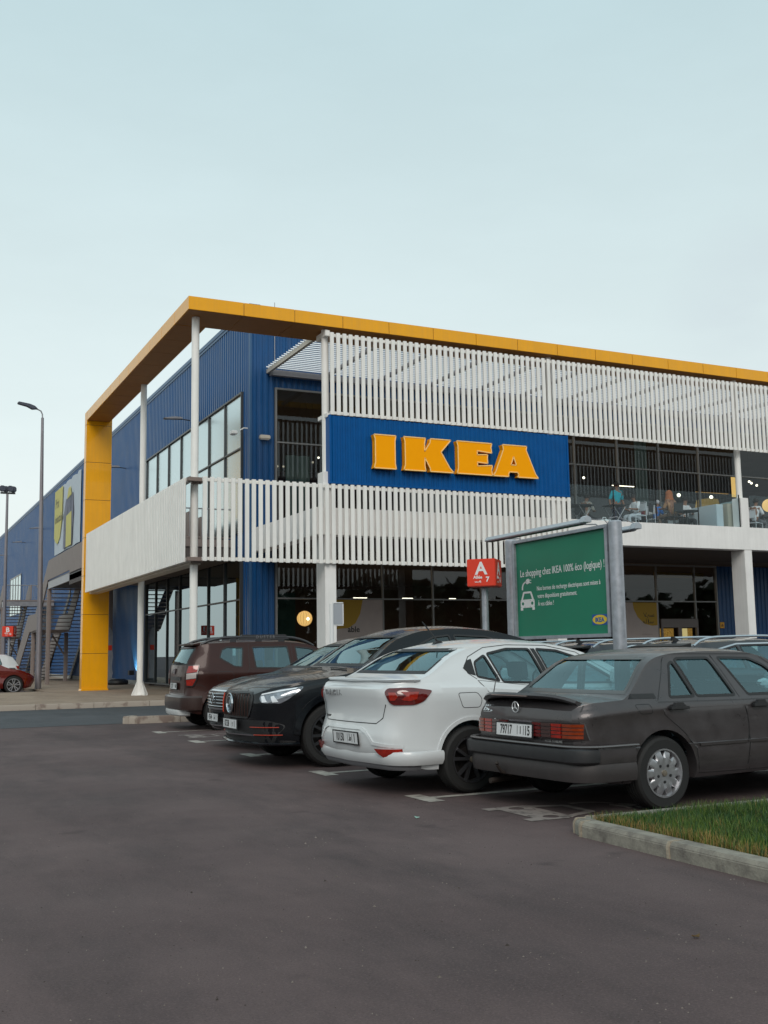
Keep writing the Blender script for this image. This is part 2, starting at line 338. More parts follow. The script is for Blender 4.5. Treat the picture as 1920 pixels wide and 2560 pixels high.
def icon_mesh(fn, th, hole_pts=True):
    """body of the icon as strips around holes (windscreen, two lamps) so the board shows through"""
    b = MB()
    def quad(pts):
        n = len(pts); b.add([fn(u, v, th) for u, v in pts] + [fn(u, v, 0) for u, v in pts], [tuple(range(n))] + [(i, (i + 1) % n, (i + 1) % n + n, i + n) for i in range(n)])
    quad([(0, 0), (.17, 0), (.17, .16), (0, .16)]); quad([(.83, 0), (1, 0), (1, .16), (.83, .16)])
    # lamp band with round holes
    for cx in (.17, .83):
        ring = [(cx + .085 * math.cos(t), .42 + .105 * math.sin(t)) for t in [2 * math.pi * i / 16 for i in range(16)]]
        hx = .17
        def sq(t):
            c, s = math.cos(t), math.sin(t); m = max(abs(c) / hx, abs(s) / .2); return (cx + c / m, .40 + s / m)
        outer = [sq(2 * math.pi * i / 16) for i in range(16)]
        for i in range(16): quad([ring[i], outer[i], outer[(i + 1) % 16], ring[(i + 1) % 16]][::-1])
    quad([(.34, .20), (.66, .20), (.66, .60), (.34, .60)]); quad([(0, .16), (1, .16), (1, .20), (0, .20)]); quad([(0, .60), (1, .60), (.94, .68), (.06, .68)])
    quad([(.06, .68), (.17, .68), (.29, 1.05), (.26, 1.17), (.20, 1.13)]); quad([(.94, .68), (.80, 1.13), (.74, 1.17), (.71, 1.05), (.83, .68)])
    quad([(.29, 1.05), (.71, 1.05), (.74, 1.17), (.26, 1.17)])
    # cable and plug
    pts = [(.16, 1.28), (.17, 1.5), (.24, 1.66), (.36, 1.76), (.46, 1.79)]
    for (a0, a1) in zip(pts, pts[1:]):
        d = Vector((a1[0] - a0[0], a1[1] - a0[1])).normalized(); n = Vector((-d.y, d.x)) * .045
        quad([(a0[0] - n.x, a0[1] - n.y), (a1[0] + d.x * .01 - n.x, a1[1] + d.y * .01 - n.y), (a1[0] + d.x * .01 + n.x, a1[1] + d.y * .01 + n.y), (a0[0] + n.x, a0[1] + n.y)])
    quad([(.40, 1.72), (.50, 1.62), (.66, 1.68), (.70, 1.80), (.62, 1.97), (.50, 1.95), (.42, 1.86)])
    quad([(.66, 1.70), (.80, 1.66), (.81, 1.71), (.67, 1.75)]); quad([(.67, 1.86), (.80, 1.82), (.81, 1.87), (.66, 1.91)])
    return b
b = icon_mesh(lambda u, v, d: (4.86 + v * .66, 8.27 - u * .80, .004 + d), 0.0); b.f = [f for f in b.f]
o = b.build('charging_bay_symbol', PAINTF, smooth=0); o['kind'] = 'structure'
b = icon_mesh(lambda u, v, d: (4.86 + v * .5, 18.5 - u * .80, .004 + d), 0.0); o = b.build('charging_bay_symbol', PAINTF, smooth=0); o['kind'] = 'structure'

# grass island, bottom right
stones('kerb', [(9.8, 6.92), (4.98, 6.92), (4.84, 6.86), (4.78, 6.70), (4.78, -3)], 0.15, 0.11, KERB, 'worn concrete kerb round the corner of the grass island', seg=0.98)
struct('soil_bed', MB().box((4.94, -3, -0.1), (9.8, 6.76, 0.085)), SOIL)
def grass():
    me = bpy.data.meshes.new('grass'); vs = []; fs = []; ci = []; rnd = random.Random(3)
    n = 60000
    for i in range(n):
        x = 4.935 + (rnd.random() ** 1.15) * 3.1; y = 3.2 + rnd.random() * 3.58
        if x > 7.2 and y < 5.0: continue
        patch = math.sin(x * 3.1 + 1.3) * math.cos(y * 2.7) + 0.6 * math.sin(x * 7.3 + y * 5.1)
        h = rnd.uniform(.035, .10) * (1.0 + .18 * patch); a = rnd.random() * 6.283; wd = rnd.uniform(.0018, .0036); ln = rnd.uniform(0, .045); la = rnd.random() * 6.283
        dx, dy = math.cos(a) * wd, math.sin(a) * wd; lx, ly = math.cos(la) * ln, math.sin(la) * ln; k = len(vs); z = .08
        vs += [(x - dx, y - dy, z), (x + dx, y + dy, z), (x + dx * .6 + lx * .35, y + dy * .6 + ly * .35, z + h * .6), (x - dx * .6 + lx * .35, y - dy * .6 + ly * .35, z + h * .6), (x + lx, y + ly, z + h)]
        fs += [(k, k + 1, k + 2, k + 3), (k + 3, k + 2, k + 4)]
        edge = (x < 5.05) or rnd.random() < 0.04 + 0.22 * max(0, patch - .55)
        c = 2 if edge and rnd.random() < .55 else (1 if rnd.random() < .35 + .25 * patch else 0); ci += [c, c]
    me.from_pydata(vs, [], fs); me.polygons.foreach_set('material_index', ci)
    for nm, c in (('grass_deep', (0.018, 0.062, 0.009)), ('grass_light', (0.085, 0.145, 0.018)), ('grass_dry', (0.24, 0.165, 0.05))): me.materials.append(mat(nm, c, 0.6, var=0.3, scale=3))
    o = bpy.data.objects.new('grass', me); COL.objects.link(o); o['kind'] = 'stuff'; o['label'] = 'short green lawn grass on the kerbed island'; o['category'] = 'grass'
grass()

def grit():
    rn = random.Random(9); b = MB()
    for i in range(2600):
        x = rn.uniform(-1.5, 4.7); y = 2.2 + 9 * rn.random() ** 1.6
        r = rn.uniform(.0015, .006) * (1 if rn.random() < .97 else 2.2); a = rn.random() * 6.28
        c_, s_ = math.cos(a), math.sin(a); k = len(b.v); e_ = rn.uniform(.5, 1)
        b.v += [(x + r * c_, y + r * s_, 0), (x - r * s_ * e_, y + r * c_ * e_, 0), (x - r * c_, y - r * s_, 0), (x + r * s_ * e_, y - r * c_ * e_, 0), (x, y, r * .8)]
        b.f += [(k, k + 1, k + 4), (k + 1, k + 2, k + 4), (k + 2, k + 3, k + 4), (k + 3, k, k + 4)]
    o = b.build('grit', mat('grit_pale', (0.20, 0.17, 0.15), .9, col2=(0.04, 0.03, 0.025), c2=(.45, .55), scale=2.5), smooth=0); o['kind'] = 'stuff'; o['label'] = 'loose grit scattered over the asphalt'; o['category'] = 'gravel'
grit()
# ================================================================ STORE BUILDING
X0, Y0, XW, YW, ZT = 7.06, 26.15, 10.55, 31.59, 12.47
bld = empty('store_building', (X0, Y0, 0), 0, 'blue corrugated furniture store with yellow portal frame, white slats and big yellow letters', 'building')
OFF = Vector((X0, Y0, 0))
def bp(name, mb, m, parent=bld, **k):
    """part of the building: mesh given in world coordinates, stored relative to its parent"""
    o_ = OFF if parent is bld else OFF
    mb.v = [(x - o_.x, y - o_.y, z - o_.z) for x, y, z in mb.v]
    return mb.build(name, m, parent, **k)
# side wall (blue ribs) with two long windows
b = MB(); P_, D_ = 0.25, 0.035
corr(b, 'x', XW, YW + .012, 32.25, .13, ZT - .12, .22, D_, -1)
corr(b, 'x', XW, 32.25, 46.0, 9.75, ZT - .12, P_, D_, -1); corr(b, 'x', XW, 32.25, 45.3, 4.45, 5.2, P_, D_, -1)
corr(b, 'x', XW, 46.0, 150, .32, ZT - .12, P_, D_, -1); corr(b, 'x', XW, 45.3, 46.0, .32, 5.2, P_, D_, -1); corr(b, 'x', XW, 45.3, 46, 5.2, 9.75, P_, D_, -1)
bp('side_wall', b, BLUE, smooth=0, fixn=False)
b = MB().box((XW - .07, YW - .07, ZT - .14), (XW + .3, 150, ZT)); b.box((XW - .05, YW + .05, ZT - .24), (XW - .02, 150, ZT - .14)); bp('parapet_cap', b, mat('cap_blue', (0.03, 0.10, 0.22), 0.4))
bp('plinth', MB().box((XW - .06, 45.3, .1), (XW + .1, 150, .32)), mat('plinth_grey', (0.36, 0.35, 0.33), 0.8, var=.1))
# front wall above / beside the glazing
b = MB(); corr(b, 'y', YW, XW, 11.34, .13, ZT - .12, .20, .03, -1); corr(b, 'y', YW, 11.34, 70, 9.80, ZT - .12, .20, .03, -1); corr(b, 'y', YW, 29.25, 70, .13, 4.45, .20, .03, -1)
bp('front_wall', b, BLUE, smooth=0, fixn=False)
bp('corner_trim', MB().box((XW - .05, YW - .045, .13), (XW + .02, YW + .02, ZT - .14)), mat('cap_blue', (0.03, 0.10, 0.22), 0.4))
b = MB().box((XW + .1, YW + .3, ZT - .5), (70, 150, ZT - .3)); b.box((69.8, YW + .1, 0), (70, 150, ZT - .3)); b.box((XW + .12, 149.8, 0), (69.8, 150, ZT - .5)); bp('roof', b, CEIL)
# mid floor, ground floor slab, inner partitions
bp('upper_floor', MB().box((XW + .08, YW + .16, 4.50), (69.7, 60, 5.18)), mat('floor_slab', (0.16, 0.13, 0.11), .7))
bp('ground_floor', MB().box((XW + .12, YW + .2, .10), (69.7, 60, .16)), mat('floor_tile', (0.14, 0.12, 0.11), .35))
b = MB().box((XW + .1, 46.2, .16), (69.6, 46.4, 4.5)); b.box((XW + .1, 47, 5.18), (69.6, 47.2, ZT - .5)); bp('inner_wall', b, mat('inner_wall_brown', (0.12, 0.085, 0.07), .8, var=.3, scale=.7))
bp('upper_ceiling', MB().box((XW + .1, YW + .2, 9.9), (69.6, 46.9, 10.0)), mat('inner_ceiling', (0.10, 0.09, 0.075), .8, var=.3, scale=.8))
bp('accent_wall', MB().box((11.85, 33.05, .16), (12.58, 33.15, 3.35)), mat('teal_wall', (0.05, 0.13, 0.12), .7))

def window(name, ax, c, a0, a1, z0, z1, mulls, trans, gm, fm, fw=.06, depth=.10, sgn=-1, sill=False):
    """glazing in plane ax=c; frame bars proud of the glass"""
    fr = MB()
    def bx(a, b_, z, zz, d0=0.0, d1=depth):
        p, q = c + sgn * d0, c + sgn * d1
        (fr.box((p, a, z), (q, b_, zz)) if ax == 'x' else fr.box((a, p, z), (b_, q, zz)))
    bx(a0, a1, z0, z0 + fw); bx(a0, a1, z1 - fw, z1); bx(a0, a0 + fw, z0 + fw, z1 - fw); bx(a1 - fw, a1, z0 + fw, z1 - fw)
    for m in mulls: bx(m - fw * .4, m + fw * .4, z0 + fw, z1 - fw, .003, depth - .01)
    for z in trans: bx(a0 + fw, a1 - fw, z - fw * .4, z + fw * .4, .006, depth - .014)
    w_ = bp(name, fr, fm, smooth=0)
    ms = [a0 + fw] + sorted(mulls) + [a1 - fw]; zs = [z0 + fw] + sorted(trans) + [z1 - fw]
    for i in range(len(ms) - 1):
        for j in range(len(zs) - 1):
            g = MB(); t = random.uniform(-.004, .004); t2 = random.uniform(-.003, .003); q = c + sgn * depth * .35
            if ax == 'x': vs = [(q + t, ms[i], zs[j]), (q - t, ms[i + 1], zs[j]), (q - t + t2, ms[i + 1], zs[j + 1]), (q + t + t2, ms[i], zs[j + 1])]
            else: vs = [(ms[i], q + t, zs[j]), (ms[i + 1], q - t, zs[j]), (ms[i + 1], q - t + t2, zs[j + 1]), (ms[i], q + t + t2, zs[j + 1])]
            g.add(vs, [(0, 1, 2, 3)]); bp('pane', g, gm, w_, smooth=0)
    return w_
mY = [34.10, 36.0, 37.88, 39.76, 41.66, 43.55]
window('window', 'x', XW, 32.25, 46.0, 5.2, 9.75, mY + [45.4], [7.93], GLM, MULL)
window('window', 'x', XW, 32.32, 45.3, .22, 4.45, mY, [3.08], GLG, MULL)
mX = [13.2, 15.1, 17.0, 18.95, 20.9, 22.85, 24.78, 26.72, 28.67, 30.6, 32.5, 34.4]
window('window', 'y', YW, 11.34, 36.3, 5.2, 9.80, mX, [8.03], GLS, MULG)
window('window', 'y', YW, 11.34, 29.25, .16, 4.45, [12.98, 15.05, 16.9, 18.77, 20.7, 22.6, 24.4, 26.33, 28.16], [3.08], GLS, MULG)

# yellow portal frame: fascia panels with open joints, soffit, end pillar
fb = MB(); g = .007
js = [X0, 8.55, 9.98, 11.39, 12.80, 14.21, 15.63, 17.06, 18.48, 19.90, 21.32, 22.75, 24.2, 25.63, 27.05, 28.5, 29.9, 31.3, 32.7, 34.1, 35.5]
for a, c in zip(js, js[1:]): fb.box((a + (g if a > X0 else 0), Y0, 10.22), (c - g, Y0 + 1.42, 10.57))
ys = [Y0 + 1.42 + g, 29.0, 30.42, 31.84, 33.26, 34.68, 36.1, 37.52, 38.94, 40.50]
for a, c in zip(ys, ys[1:]): fb.box((X0, a + g, 10.22), (X0 + .86, c - g, 10.57))
bp('roof_fascia', fb, YEL, bevel=.003)
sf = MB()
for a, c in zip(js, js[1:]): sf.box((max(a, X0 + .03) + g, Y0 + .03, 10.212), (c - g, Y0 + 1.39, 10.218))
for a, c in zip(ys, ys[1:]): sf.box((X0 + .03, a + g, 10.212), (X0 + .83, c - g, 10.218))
bp('soffit', sf, mat('soffit_shade_brown', (0.34, 0.145, 0.035), .6, var=.08), smooth=0)  # darker sheets: shade under the yellow frame put into their colour
cb = MB().box((X0 + .015, Y0 + .015, 10.235), (35.4, Y0 + 1.40, 10.55)); cb.box((X0 + .015, Y0 + 1.41, 10.235), (X0 + .845, 40.6, 10.55)); bp('fascia_core', cb, DARK)
pb = MB(); zs = [.13, 1.48, 2.91, 4.34, 5.77, 7.20, 8.63, 10.06]
for a, c in zip(zs, zs[1:]): pb.box((X0, 40.53, a + g), (X0 + .95, 40.93, c - g))
pb.box((X0, 40.53, 10.06 + g), (X0 + .95, 40.93, 10.57))
pb.prism([(-.03, .13), (.98, .13), (.95, .20), (0, .20)], lambda u, v, d: (X0 + u, d, v), 40.47, 40.96)
bp('pillar', pb, YEL, bevel=.003); bp('pillar_core', MB().box((X0 + .015, 40.545, .14), (X0 + .935, 40.915, 10.2)), DARK)

# white slat screens
def slats(x0, x1, z0, z1, y, wd=.108, pitch=.1862, d=.05, rail=True):
    b = MB(); n = int((x1 - x0) / pitch) + 1
    for i in range(n):
        a = x0 + i * pitch; j = random.uniform(-.0015, .0015)
        if a + wd > x1 + .02: break
        b.box((a + j, y, z0 + random.uniform(-.004, .004)), (a + wd + j, y + d, z1 + random.uniform(-.004, .004)))
    if rail:
        for z in (z0 + .02, z1 - .11): b.box((x0, y + d + .002, z), (x1, y + d + .062, z + .085))
    return b
lo = slats(7.475, 18.80, 3.72, 5.87, Y0); bp('slat_screen', lo, WSLAT, bevel=.004)
up = slats(11.01, 35.5, 7.77, 10.07, Y0); bp('slat_screen', up, WSLAT, bevel=.004)
sd = MB(); yy = Y0 + .28
while yy < 40.1: sd.box((X0, yy, 3.70), (X0 + .05, yy + .120, 5.86)); yy += .1862
sd.box((X0 + .038, Y0 + .28, 3.72), (X0 + .050, 40.2, 5.84))
for z in (3.72, 5.75): sd.box((X0 + .052, Y0 + .28, z), (X0 + .2, 40.2, z + .09))
bp('slat_screen', sd, WSLAT, bevel=.004)
b = MB()
for z in (3.72, 5.76): bp('corner_bracket', MB().box((X0 + .06, Y0 + .12, z), (7.50, Y0 + .30, z + .10)).box((7.30, Y0 + .301, z - .02), (7.56, Y0 + .52, z + .08)), mat('bracket_brown', (0.20, 0.15, 0.13), .6), bevel=.004)
# underside frame of the side screen
bp('screen_frame', MB().box((X0 + .21, Y0 + .5, 3.66), (X0 + .50, 40.4, 3.80)), CREAM)
bp('corner_bracket', MB().box((10.93, Y0 + .11, 7.72), (11.03, Y0 + .75, 7.83)), WSLAT, bevel=.004); bp('corner_bracket', MB().box((10.90, Y0 + .08, 9.98), (11.03, Y0 + .75, 10.14)), WSLAT, bevel=.004)

# blue sign board with standing letters
sb = MB(); corr(sb, 'y', Y0 + .05, 10.99, 18.72, 5.90, 7.75, .155, .028, -1)
sb.box((10.99, Y0 + .055, 5.88), (18.72, Y0 + .30, 7.76)); sb.box((10.96, Y0 - .0, 5.88), (11.02, Y0 + .32, 7.765)); sb.box((18.69, Y0 - .0, 5.88), (18.745, Y0 + .32, 7.765)); sb.box((11.02, Y0 + .0, 5.88), (18.69, Y0 + .04, 5.93))
sign = bp('sign_board', sb, mat('sign_blue', (0.0, 0.078, 0.27), .42, var=.10, scale=2.5, spec=0.15), smooth=0, fixn=True)
LETY = mat('letter_yellow', (1.0, 0.375, 0.0), .5, var=.02, spec=.08); LETR = mat('letter_rim', (1.0, 0.60, 0.20), .5)
ZB_, ZT_ = 6.35, 7.28
letters = [
 [[(12.20, ZB_), (12.24, 6.50), (12.24, 7.13), (12.20, ZT_), (12.87, ZT_), (12.84, 7.13), (12.84, 6.50), (12.87, ZB_)]],
 [[(13.11, ZB_), (13.15, 6.50), (13.15, 7.13), (13.11, ZT_), (13.79, ZT_), (13.76, 7.13), (13.76, 6.91), (13.93, 7.16), (13.95, ZT_), (14.60, ZT_), (14.28, 6.92), (14.55, 6.48), (14.68, ZB_), (13.93, ZB_), (13.93, 6.43), (13.76, 6.73), (13.76, 6.50), (13.79, ZB_)]],
 [[(14.79, ZB_), (14.83, 6.50), (14.83, 7.13), (14.79, ZT_), (15.95, ZT_), (15.92, 7.16), (15.94, 7.00), (15.46, 7.04), (15.46, 6.925), (15.80, 6.95), (15.79, 6.82), (15.80, 6.69), (15.46, 6.71), (15.46, 6.60), (15.95, 6.64), (15.92, 6.49), (15.95, ZB_)]],
 [[(15.97, ZB_), (16.06, 6.47), (16.34, 7.14), (16.31, ZT_), (17.14, ZT_), (17.12, 7.16), (17.42, 6.47), (17.52, ZB_), (16.80, ZB_), (16.84, 6.42), (16.80, 6.49), (16.53, 6.49), (16.49, 6.42), (16.50, ZB_)], [(16.585, 6.70), (16.68, 6.95), (16.765, 6.70)]],
]
def extrude_letter(loops, y0, y1, inset=0.0):
    from mathutils.geometry import tessellate_polygon
    b = MB(); vs3 = [[Vector((x, 0, z)) for x, z in lp] for lp in loops]; flat = [v for l in vs3 for v in l]; n = len(flat)
    tri = tessellate_polygon(vs3)
    b.v = [(v.x, y0, v.z) for v in flat] + [(v.x, y1, v.z) for v in flat]
    b.f = [tuple(t) for t in tri]
    k = 0
    for l in loops:
        m = len(l)
        for i in range(m): b.f.append((k + i, k + (i + 1) % m, k + (i + 1) % m + n, k + i + n))
        k += m
    return b
for lp in letters:
    L_ = bp('letter', extrude_letter(lp, Y0 - .17, Y0 + .03), LETY, sign, smooth=0)
    rm = MB()
    for l in lp:
        for i in range(len(l)):
            p, q = l[i], l[(i + 1) % len(l)]; rm.bar((p[0], Y0 - .174, p[1]), (q[0], Y0 - .174, q[1]), .030, .014, up=(0, 1, 0))
    rm.v = [(x - OFF.x, y - OFF.y, z) for x, y, z in rm.v]; o = rm.build('letter_rim', LETR, L_, smooth=0)

# terrace slab, beams, columns
b = MB().box((10.60, Y0 + .12, 4.50), (36, Y0 + .55, 5.24)); b.box((10.60, Y0 + .55, 4.50), (11.0, YW - .06, 5.24))
bp('terrace_edge', b, WHITE, bevel=.008)
b = MB().box((11.0, Y0 + .55, 4.62), (36, YW - .03, 5.0)); bp('terrace_floor', b, CEIL)
bp('terrace_paving', MB().box((11.0, Y0 + .55, 5.004), (36, YW - .11, 5.12)), mat('terrace_tile', (0.16, 0.14, 0.13), .8))
for cx in (10.855, 18.22, 25.65):
    y0 = Y0 + (.12 if cx < 12 else 0.0)
    bp('square_column', MB().box((cx, Y0 + .13, .1), (cx + .32, Y0 + .75, 4.498)), WHITE, bevel=.01)
    bp('column_plinth', MB().box((cx - .03, Y0 + .135, 5.242), (cx + .30, Y0 + .54, 6.22)), WHITE, bevel=.008)
    bp('round_column', MB().lathe([(.10, 0), (.10, 3.99)], (cx + .14, Y0 + .36, 6.225), n=20), WSLAT)
c_ = MB().lathe([(.10, 0), (.10, 10.09)], (7.42, Y0 + .62, .13), n=24); bp('round_column', c_, WSLAT)
c_ = MB().lathe([(.10, 0), (.10, 10.09)], (7.80, 34.35, .13), n=24)
for t in range(4):
    a = t * math.pi / 2 + .35; dx, dy = math.cos(a), math.sin(a)
    c_.prism([(.095, .0), (.30, .0), (.30, .03), (.11, .42)], lambda u, v, d, dx=dx, dy=dy: (7.80 + dx * u - dy * d, 34.35 + dy * u + dx * d, .13 + v), -.012, .012)
c_.box((7.60, 34.15, .13), (8.0, 34.55, .155)); bp('round_column', c_, WSLAT)
bp('down_pipe', MB().box((10.33, 45.9, .13), (10.45, 46.05, 5.1)), BROWN)
# glass balustrade of the terrace
for x0_, x1_ in ((18.85, 20.5), (20.5, 22.15), (22.15, 23.85), (23.85, 25.6), (26.05, 28.0), (28.0, 30)):
    g_ = MB().add([(x0_ + .01, Y0 + .20, 5.25), (x1_ - .01, Y0 + .20, 5.25), (x1_ - .01, Y0 + .20, 6.32), (x0_ + .01, Y0 + .20, 6.32)], [(0, 1, 2, 3)]); g1 = bp('glass_panel', g_, GLB, smooth=0)
    g2 = MB().box((x1_ - .012, Y0 + .185, 5.25), (x1_ + .012, Y0 + .215, 6.32)); bp('clamp', g2, DARK, g1, smooth=0)

# louvred pergola over the terrace
pg = MB(); y = Y0 + 1.62
while y < YW - .15:
    pg.prism([(-.030, -.016), (.016, .030), (.030, .022), (-.016, -.026)], lambda u, v, d, y=y: (d, y + u, 10.40 + v), 11.0, 35.5); y += .20
pgo = bp('pergola', pg, mat('louvre_white', (0.75, 0.76, 0.78), .4), smooth=0)
pb = MB().box((11.06, Y0 + 1.45, 10.235), (11.16, YW - .05, 10.37)); bp('beam', pb, CREAM, pgo)
pb = MB().box((11.16, YW - .24, 10.16), (35.5, YW - .06, 10.34)); bp('beam', pb, mat('beam_grey', (0.30, 0.29, 0.31), .5), pgo)
for x in [13.0 + i * 1.85 for i in range(12)]: bp('beam', MB().box((x, Y0 + 1.45, 10.24), (x + .10, YW - .26, 10.35)), mat('beam_grey', (0.30, 0.29, 0.31), .5), pgo)
bp('stay_rod', MB().tube([(11.33, YW - .08, 10.5), (11.33, YW - .08, 12.6)], .012, 6), GREYM)

# things fixed on the walls
def wall_thing(name, label, cat, mb, m, loc, group=None):
    mb.v = [(x - loc[0], y - loc[1], z - loc[2]) for x, y, z in mb.v]; o = mb.build(name, m, bevel=.004); o.location = loc; return tag(o, label, cat, group)
def bulkhead(loc, face, name, label):
    r = empty(name, loc, 0, label, 'wall light'); a = MB().box((-.17, -.16, -.06), (.17, 0, .07)); a.build('housing', CREAM, r, bevel=.02); MB().box((-.13, -.13, -.075), (.13, -.02, -.062)).build('lens', SIGNW, r)
    if face == 'x': r.rotation_euler.z = -math.pi / 2
    return r
bulkhead((10.98, YW - .035, 8.14), 'y', 'wall_light', 'pale box light on the narrow dark blue wall beside the upper glazing')
for i, (yy_, lb) in enumerate(((38.6, 'grey arm light on blue side wall between the two tall white columns'), (49.8, 'grey arm light on blue side wall right of the yellow pillar'), (75.8, 'small arm light on blue side wall left of the hanging banner'), (85.4, 'small arm light on blue side wall right of the tall lamp post'), (97.0, 'small arm light on blue side wall near the left picture edge'))):
    r = empty('wall_light', (XW - .04, yy_, 10.1), 0, lb, 'wall light', 'arm lights high on the side wall')
    MB().tube([(0, 0, 0), (-.35, 0, .03)], .02, 8).build('arm', DARK, r); MB().prism([(-.30, .02), (-.95, -.02), (-1.0, .02), (-.60, .09), (-.34, .09)], lambda u, v, d: (u, d, v), -.12, .12).build('lamp_head', GREYM, r, bevel=.01)
cm = empty('security_camera', (XW - .05, 31.75, 8.35), 0, 'white security camera on the blue corner of the upper wall', 'security camera')
MB().tube([(0, 0, .1), (-.12, 0, .1), (-.2, .1, .05)], .02, 8).build('bracket', SIGNW, cm); MB().box((-.46, .12, -.08), (-.28, .42, .04)).build('camera_body', SIGNW, cm, bevel=.02)

# poster on the side wall
ban = empty('banner', (XW - .06, 61.5, 7.8), 0, 'large pale advertising banner with yellow speech bubble on the far side wall', 'banner')
bb = MB(); n = 14
for i in range(n + 1):
    yv = 9.35 * i / n; bb.v += [(-.02 - .02 * math.sin(i * 1.3), yv, .02 * math.sin(i)), (-.02 - .02 * math.sin(i * 1.9), yv, 4.15 + (.06 * math.sin(i * 2.2)))]
bb.f = [(2 * i, 2 * i + 2, 2 * i + 3, 2 * i + 1) for i in range(n)]
bb.build('cloth', mat('banner_cloth', (0.52, 0.58, 0.64), .7, var=.05), ban, smooth=60)
pts = [(9.2, 4.1), (6.15, 4.1), (6.2, 2.2), (6.9, .95), (7.8, .62), (8.6, .8), (9.2, 1.1)]
MB().prism(pts, lambda u, v, d: (d, u, v), -.075, -.065).build('speech_bubble', mat('banner_yellow', (0.60, 0.55, 0.18), .7), ban, smooth=0)
for i, tx in enumerate(('Prix', 'imbattable')):
    text_mb(tx, .9 if i == 0 else .72, lambda u, v, d, i=i: (-.078 - d, 8.9 - u, 2.95 - i * .95 + v), .004, .01, 'LEFT').build('lettering', mat('banner_text', (0.20, 0.19, 0.12), .8), ban, smooth=0)
MB().prism([(5.6, .1), (5.4, 2.3), (4.9, 3.05), (3.4, 3.1), (2.4, 3.2), (2.1, 2.0), (2.5, .1)], lambda u, v, d: (d, u, v), -.075, -.065).build('picture', mat('banner_grey', (0.11, 0.12, 0.16), .7, col2=(0.19, 0.20, 0.26), c2=(.45, .55), scale=.9), ban, smooth=0)
MB().prism([(4.5, .1), (4.5, 2.0), (2.7, 2.1), (2.6, .1)], lambda u, v, d: (d, u, v), -.095, -.085).build('picture', mat('banner_yellow', (0.60, 0.55, 0.18), .7), ban, smooth=0)
MB().prism([(4.3, 3.0), (3.9, 3.6), (3.2, 3.65), (2.8, 3.1)], lambda u, v, d: (d, u, v), -.095, -.085).build('picture', mat('banner_yellow', (0.60, 0.55, 0.18), .7), ban, smooth=0)
# small far window of the side wall
wd = MB(); a0 = 87.5
wd.box((XW - .07, a0, 4.8), (XW - .055, a0 + 7.0, 7.85)); fw = bp('window', wd, GLM, smooth=0)
fr = MB()
for yv in (0, 1.75, 3.5, 5.25, 7.0): fr.box((XW - .10, a0 + yv - .05, 4.8), (XW - .072, a0 + yv + .05, 7.85))
fr.box((XW - .10, a0 - .05, 7.80), (XW - .070, a0 + 7.05, 7.90)); bp('frame', fr, MULG, fw)

# access landing and door rail on the side wall behind the slats
ld = empty('access_landing', (8.0, 33.0, 0), 0, 'brown steel escape landing with thin railing behind the corner slats', 'staircase')
def lp(name, mb, m, o, org):
    mb.v = [(x - org[0], y - org[1], z) for x, y, z in mb.v]; return mb.build(name, m, o)
lp('deck', MB().box((8.0, 33.0, 4.78), (10.45, 36.0, 5.02)).box((7.4, 36.0, 4.78), (10.45, 40.45, 5.02)).box((7.4, 41.0, 4.78), (10.45, 45.8, 5.02)).box((8.0, 32.98, 5.06), (10.45, 33.02, 5.10)), BROWN, ld, (8, 33))
lp('underside', MB().box((8.05, 33.05, 4.35), (10.45, 40.45, 4.76)).box((7.4, 41.0, 4.35), (10.45, 45.8, 4.76)), CEIL, ld, (8, 33))
rl = MB().tube([(8.0, 33, 6.0), (10.4, 33, 6.0)], .022, 8)
for i in range(13): rl.box((8.0 + i * .2 - .008, 32.99, 5.1), (8.0 + i * .2 + .008, 33.01, 6.0))
lp('railing', rl, GREYM, ld, (8, 33))
lp('side_panel', MB().box((9.02, 33.2, 5.03), (9.07, 42, 5.92)), BROWN, ld, (8, 33))
lp('side_panel', MB().box((9.75, 34.4, 5.03), (9.80, 42, 5.92)), BROWN, ld, (8, 33))

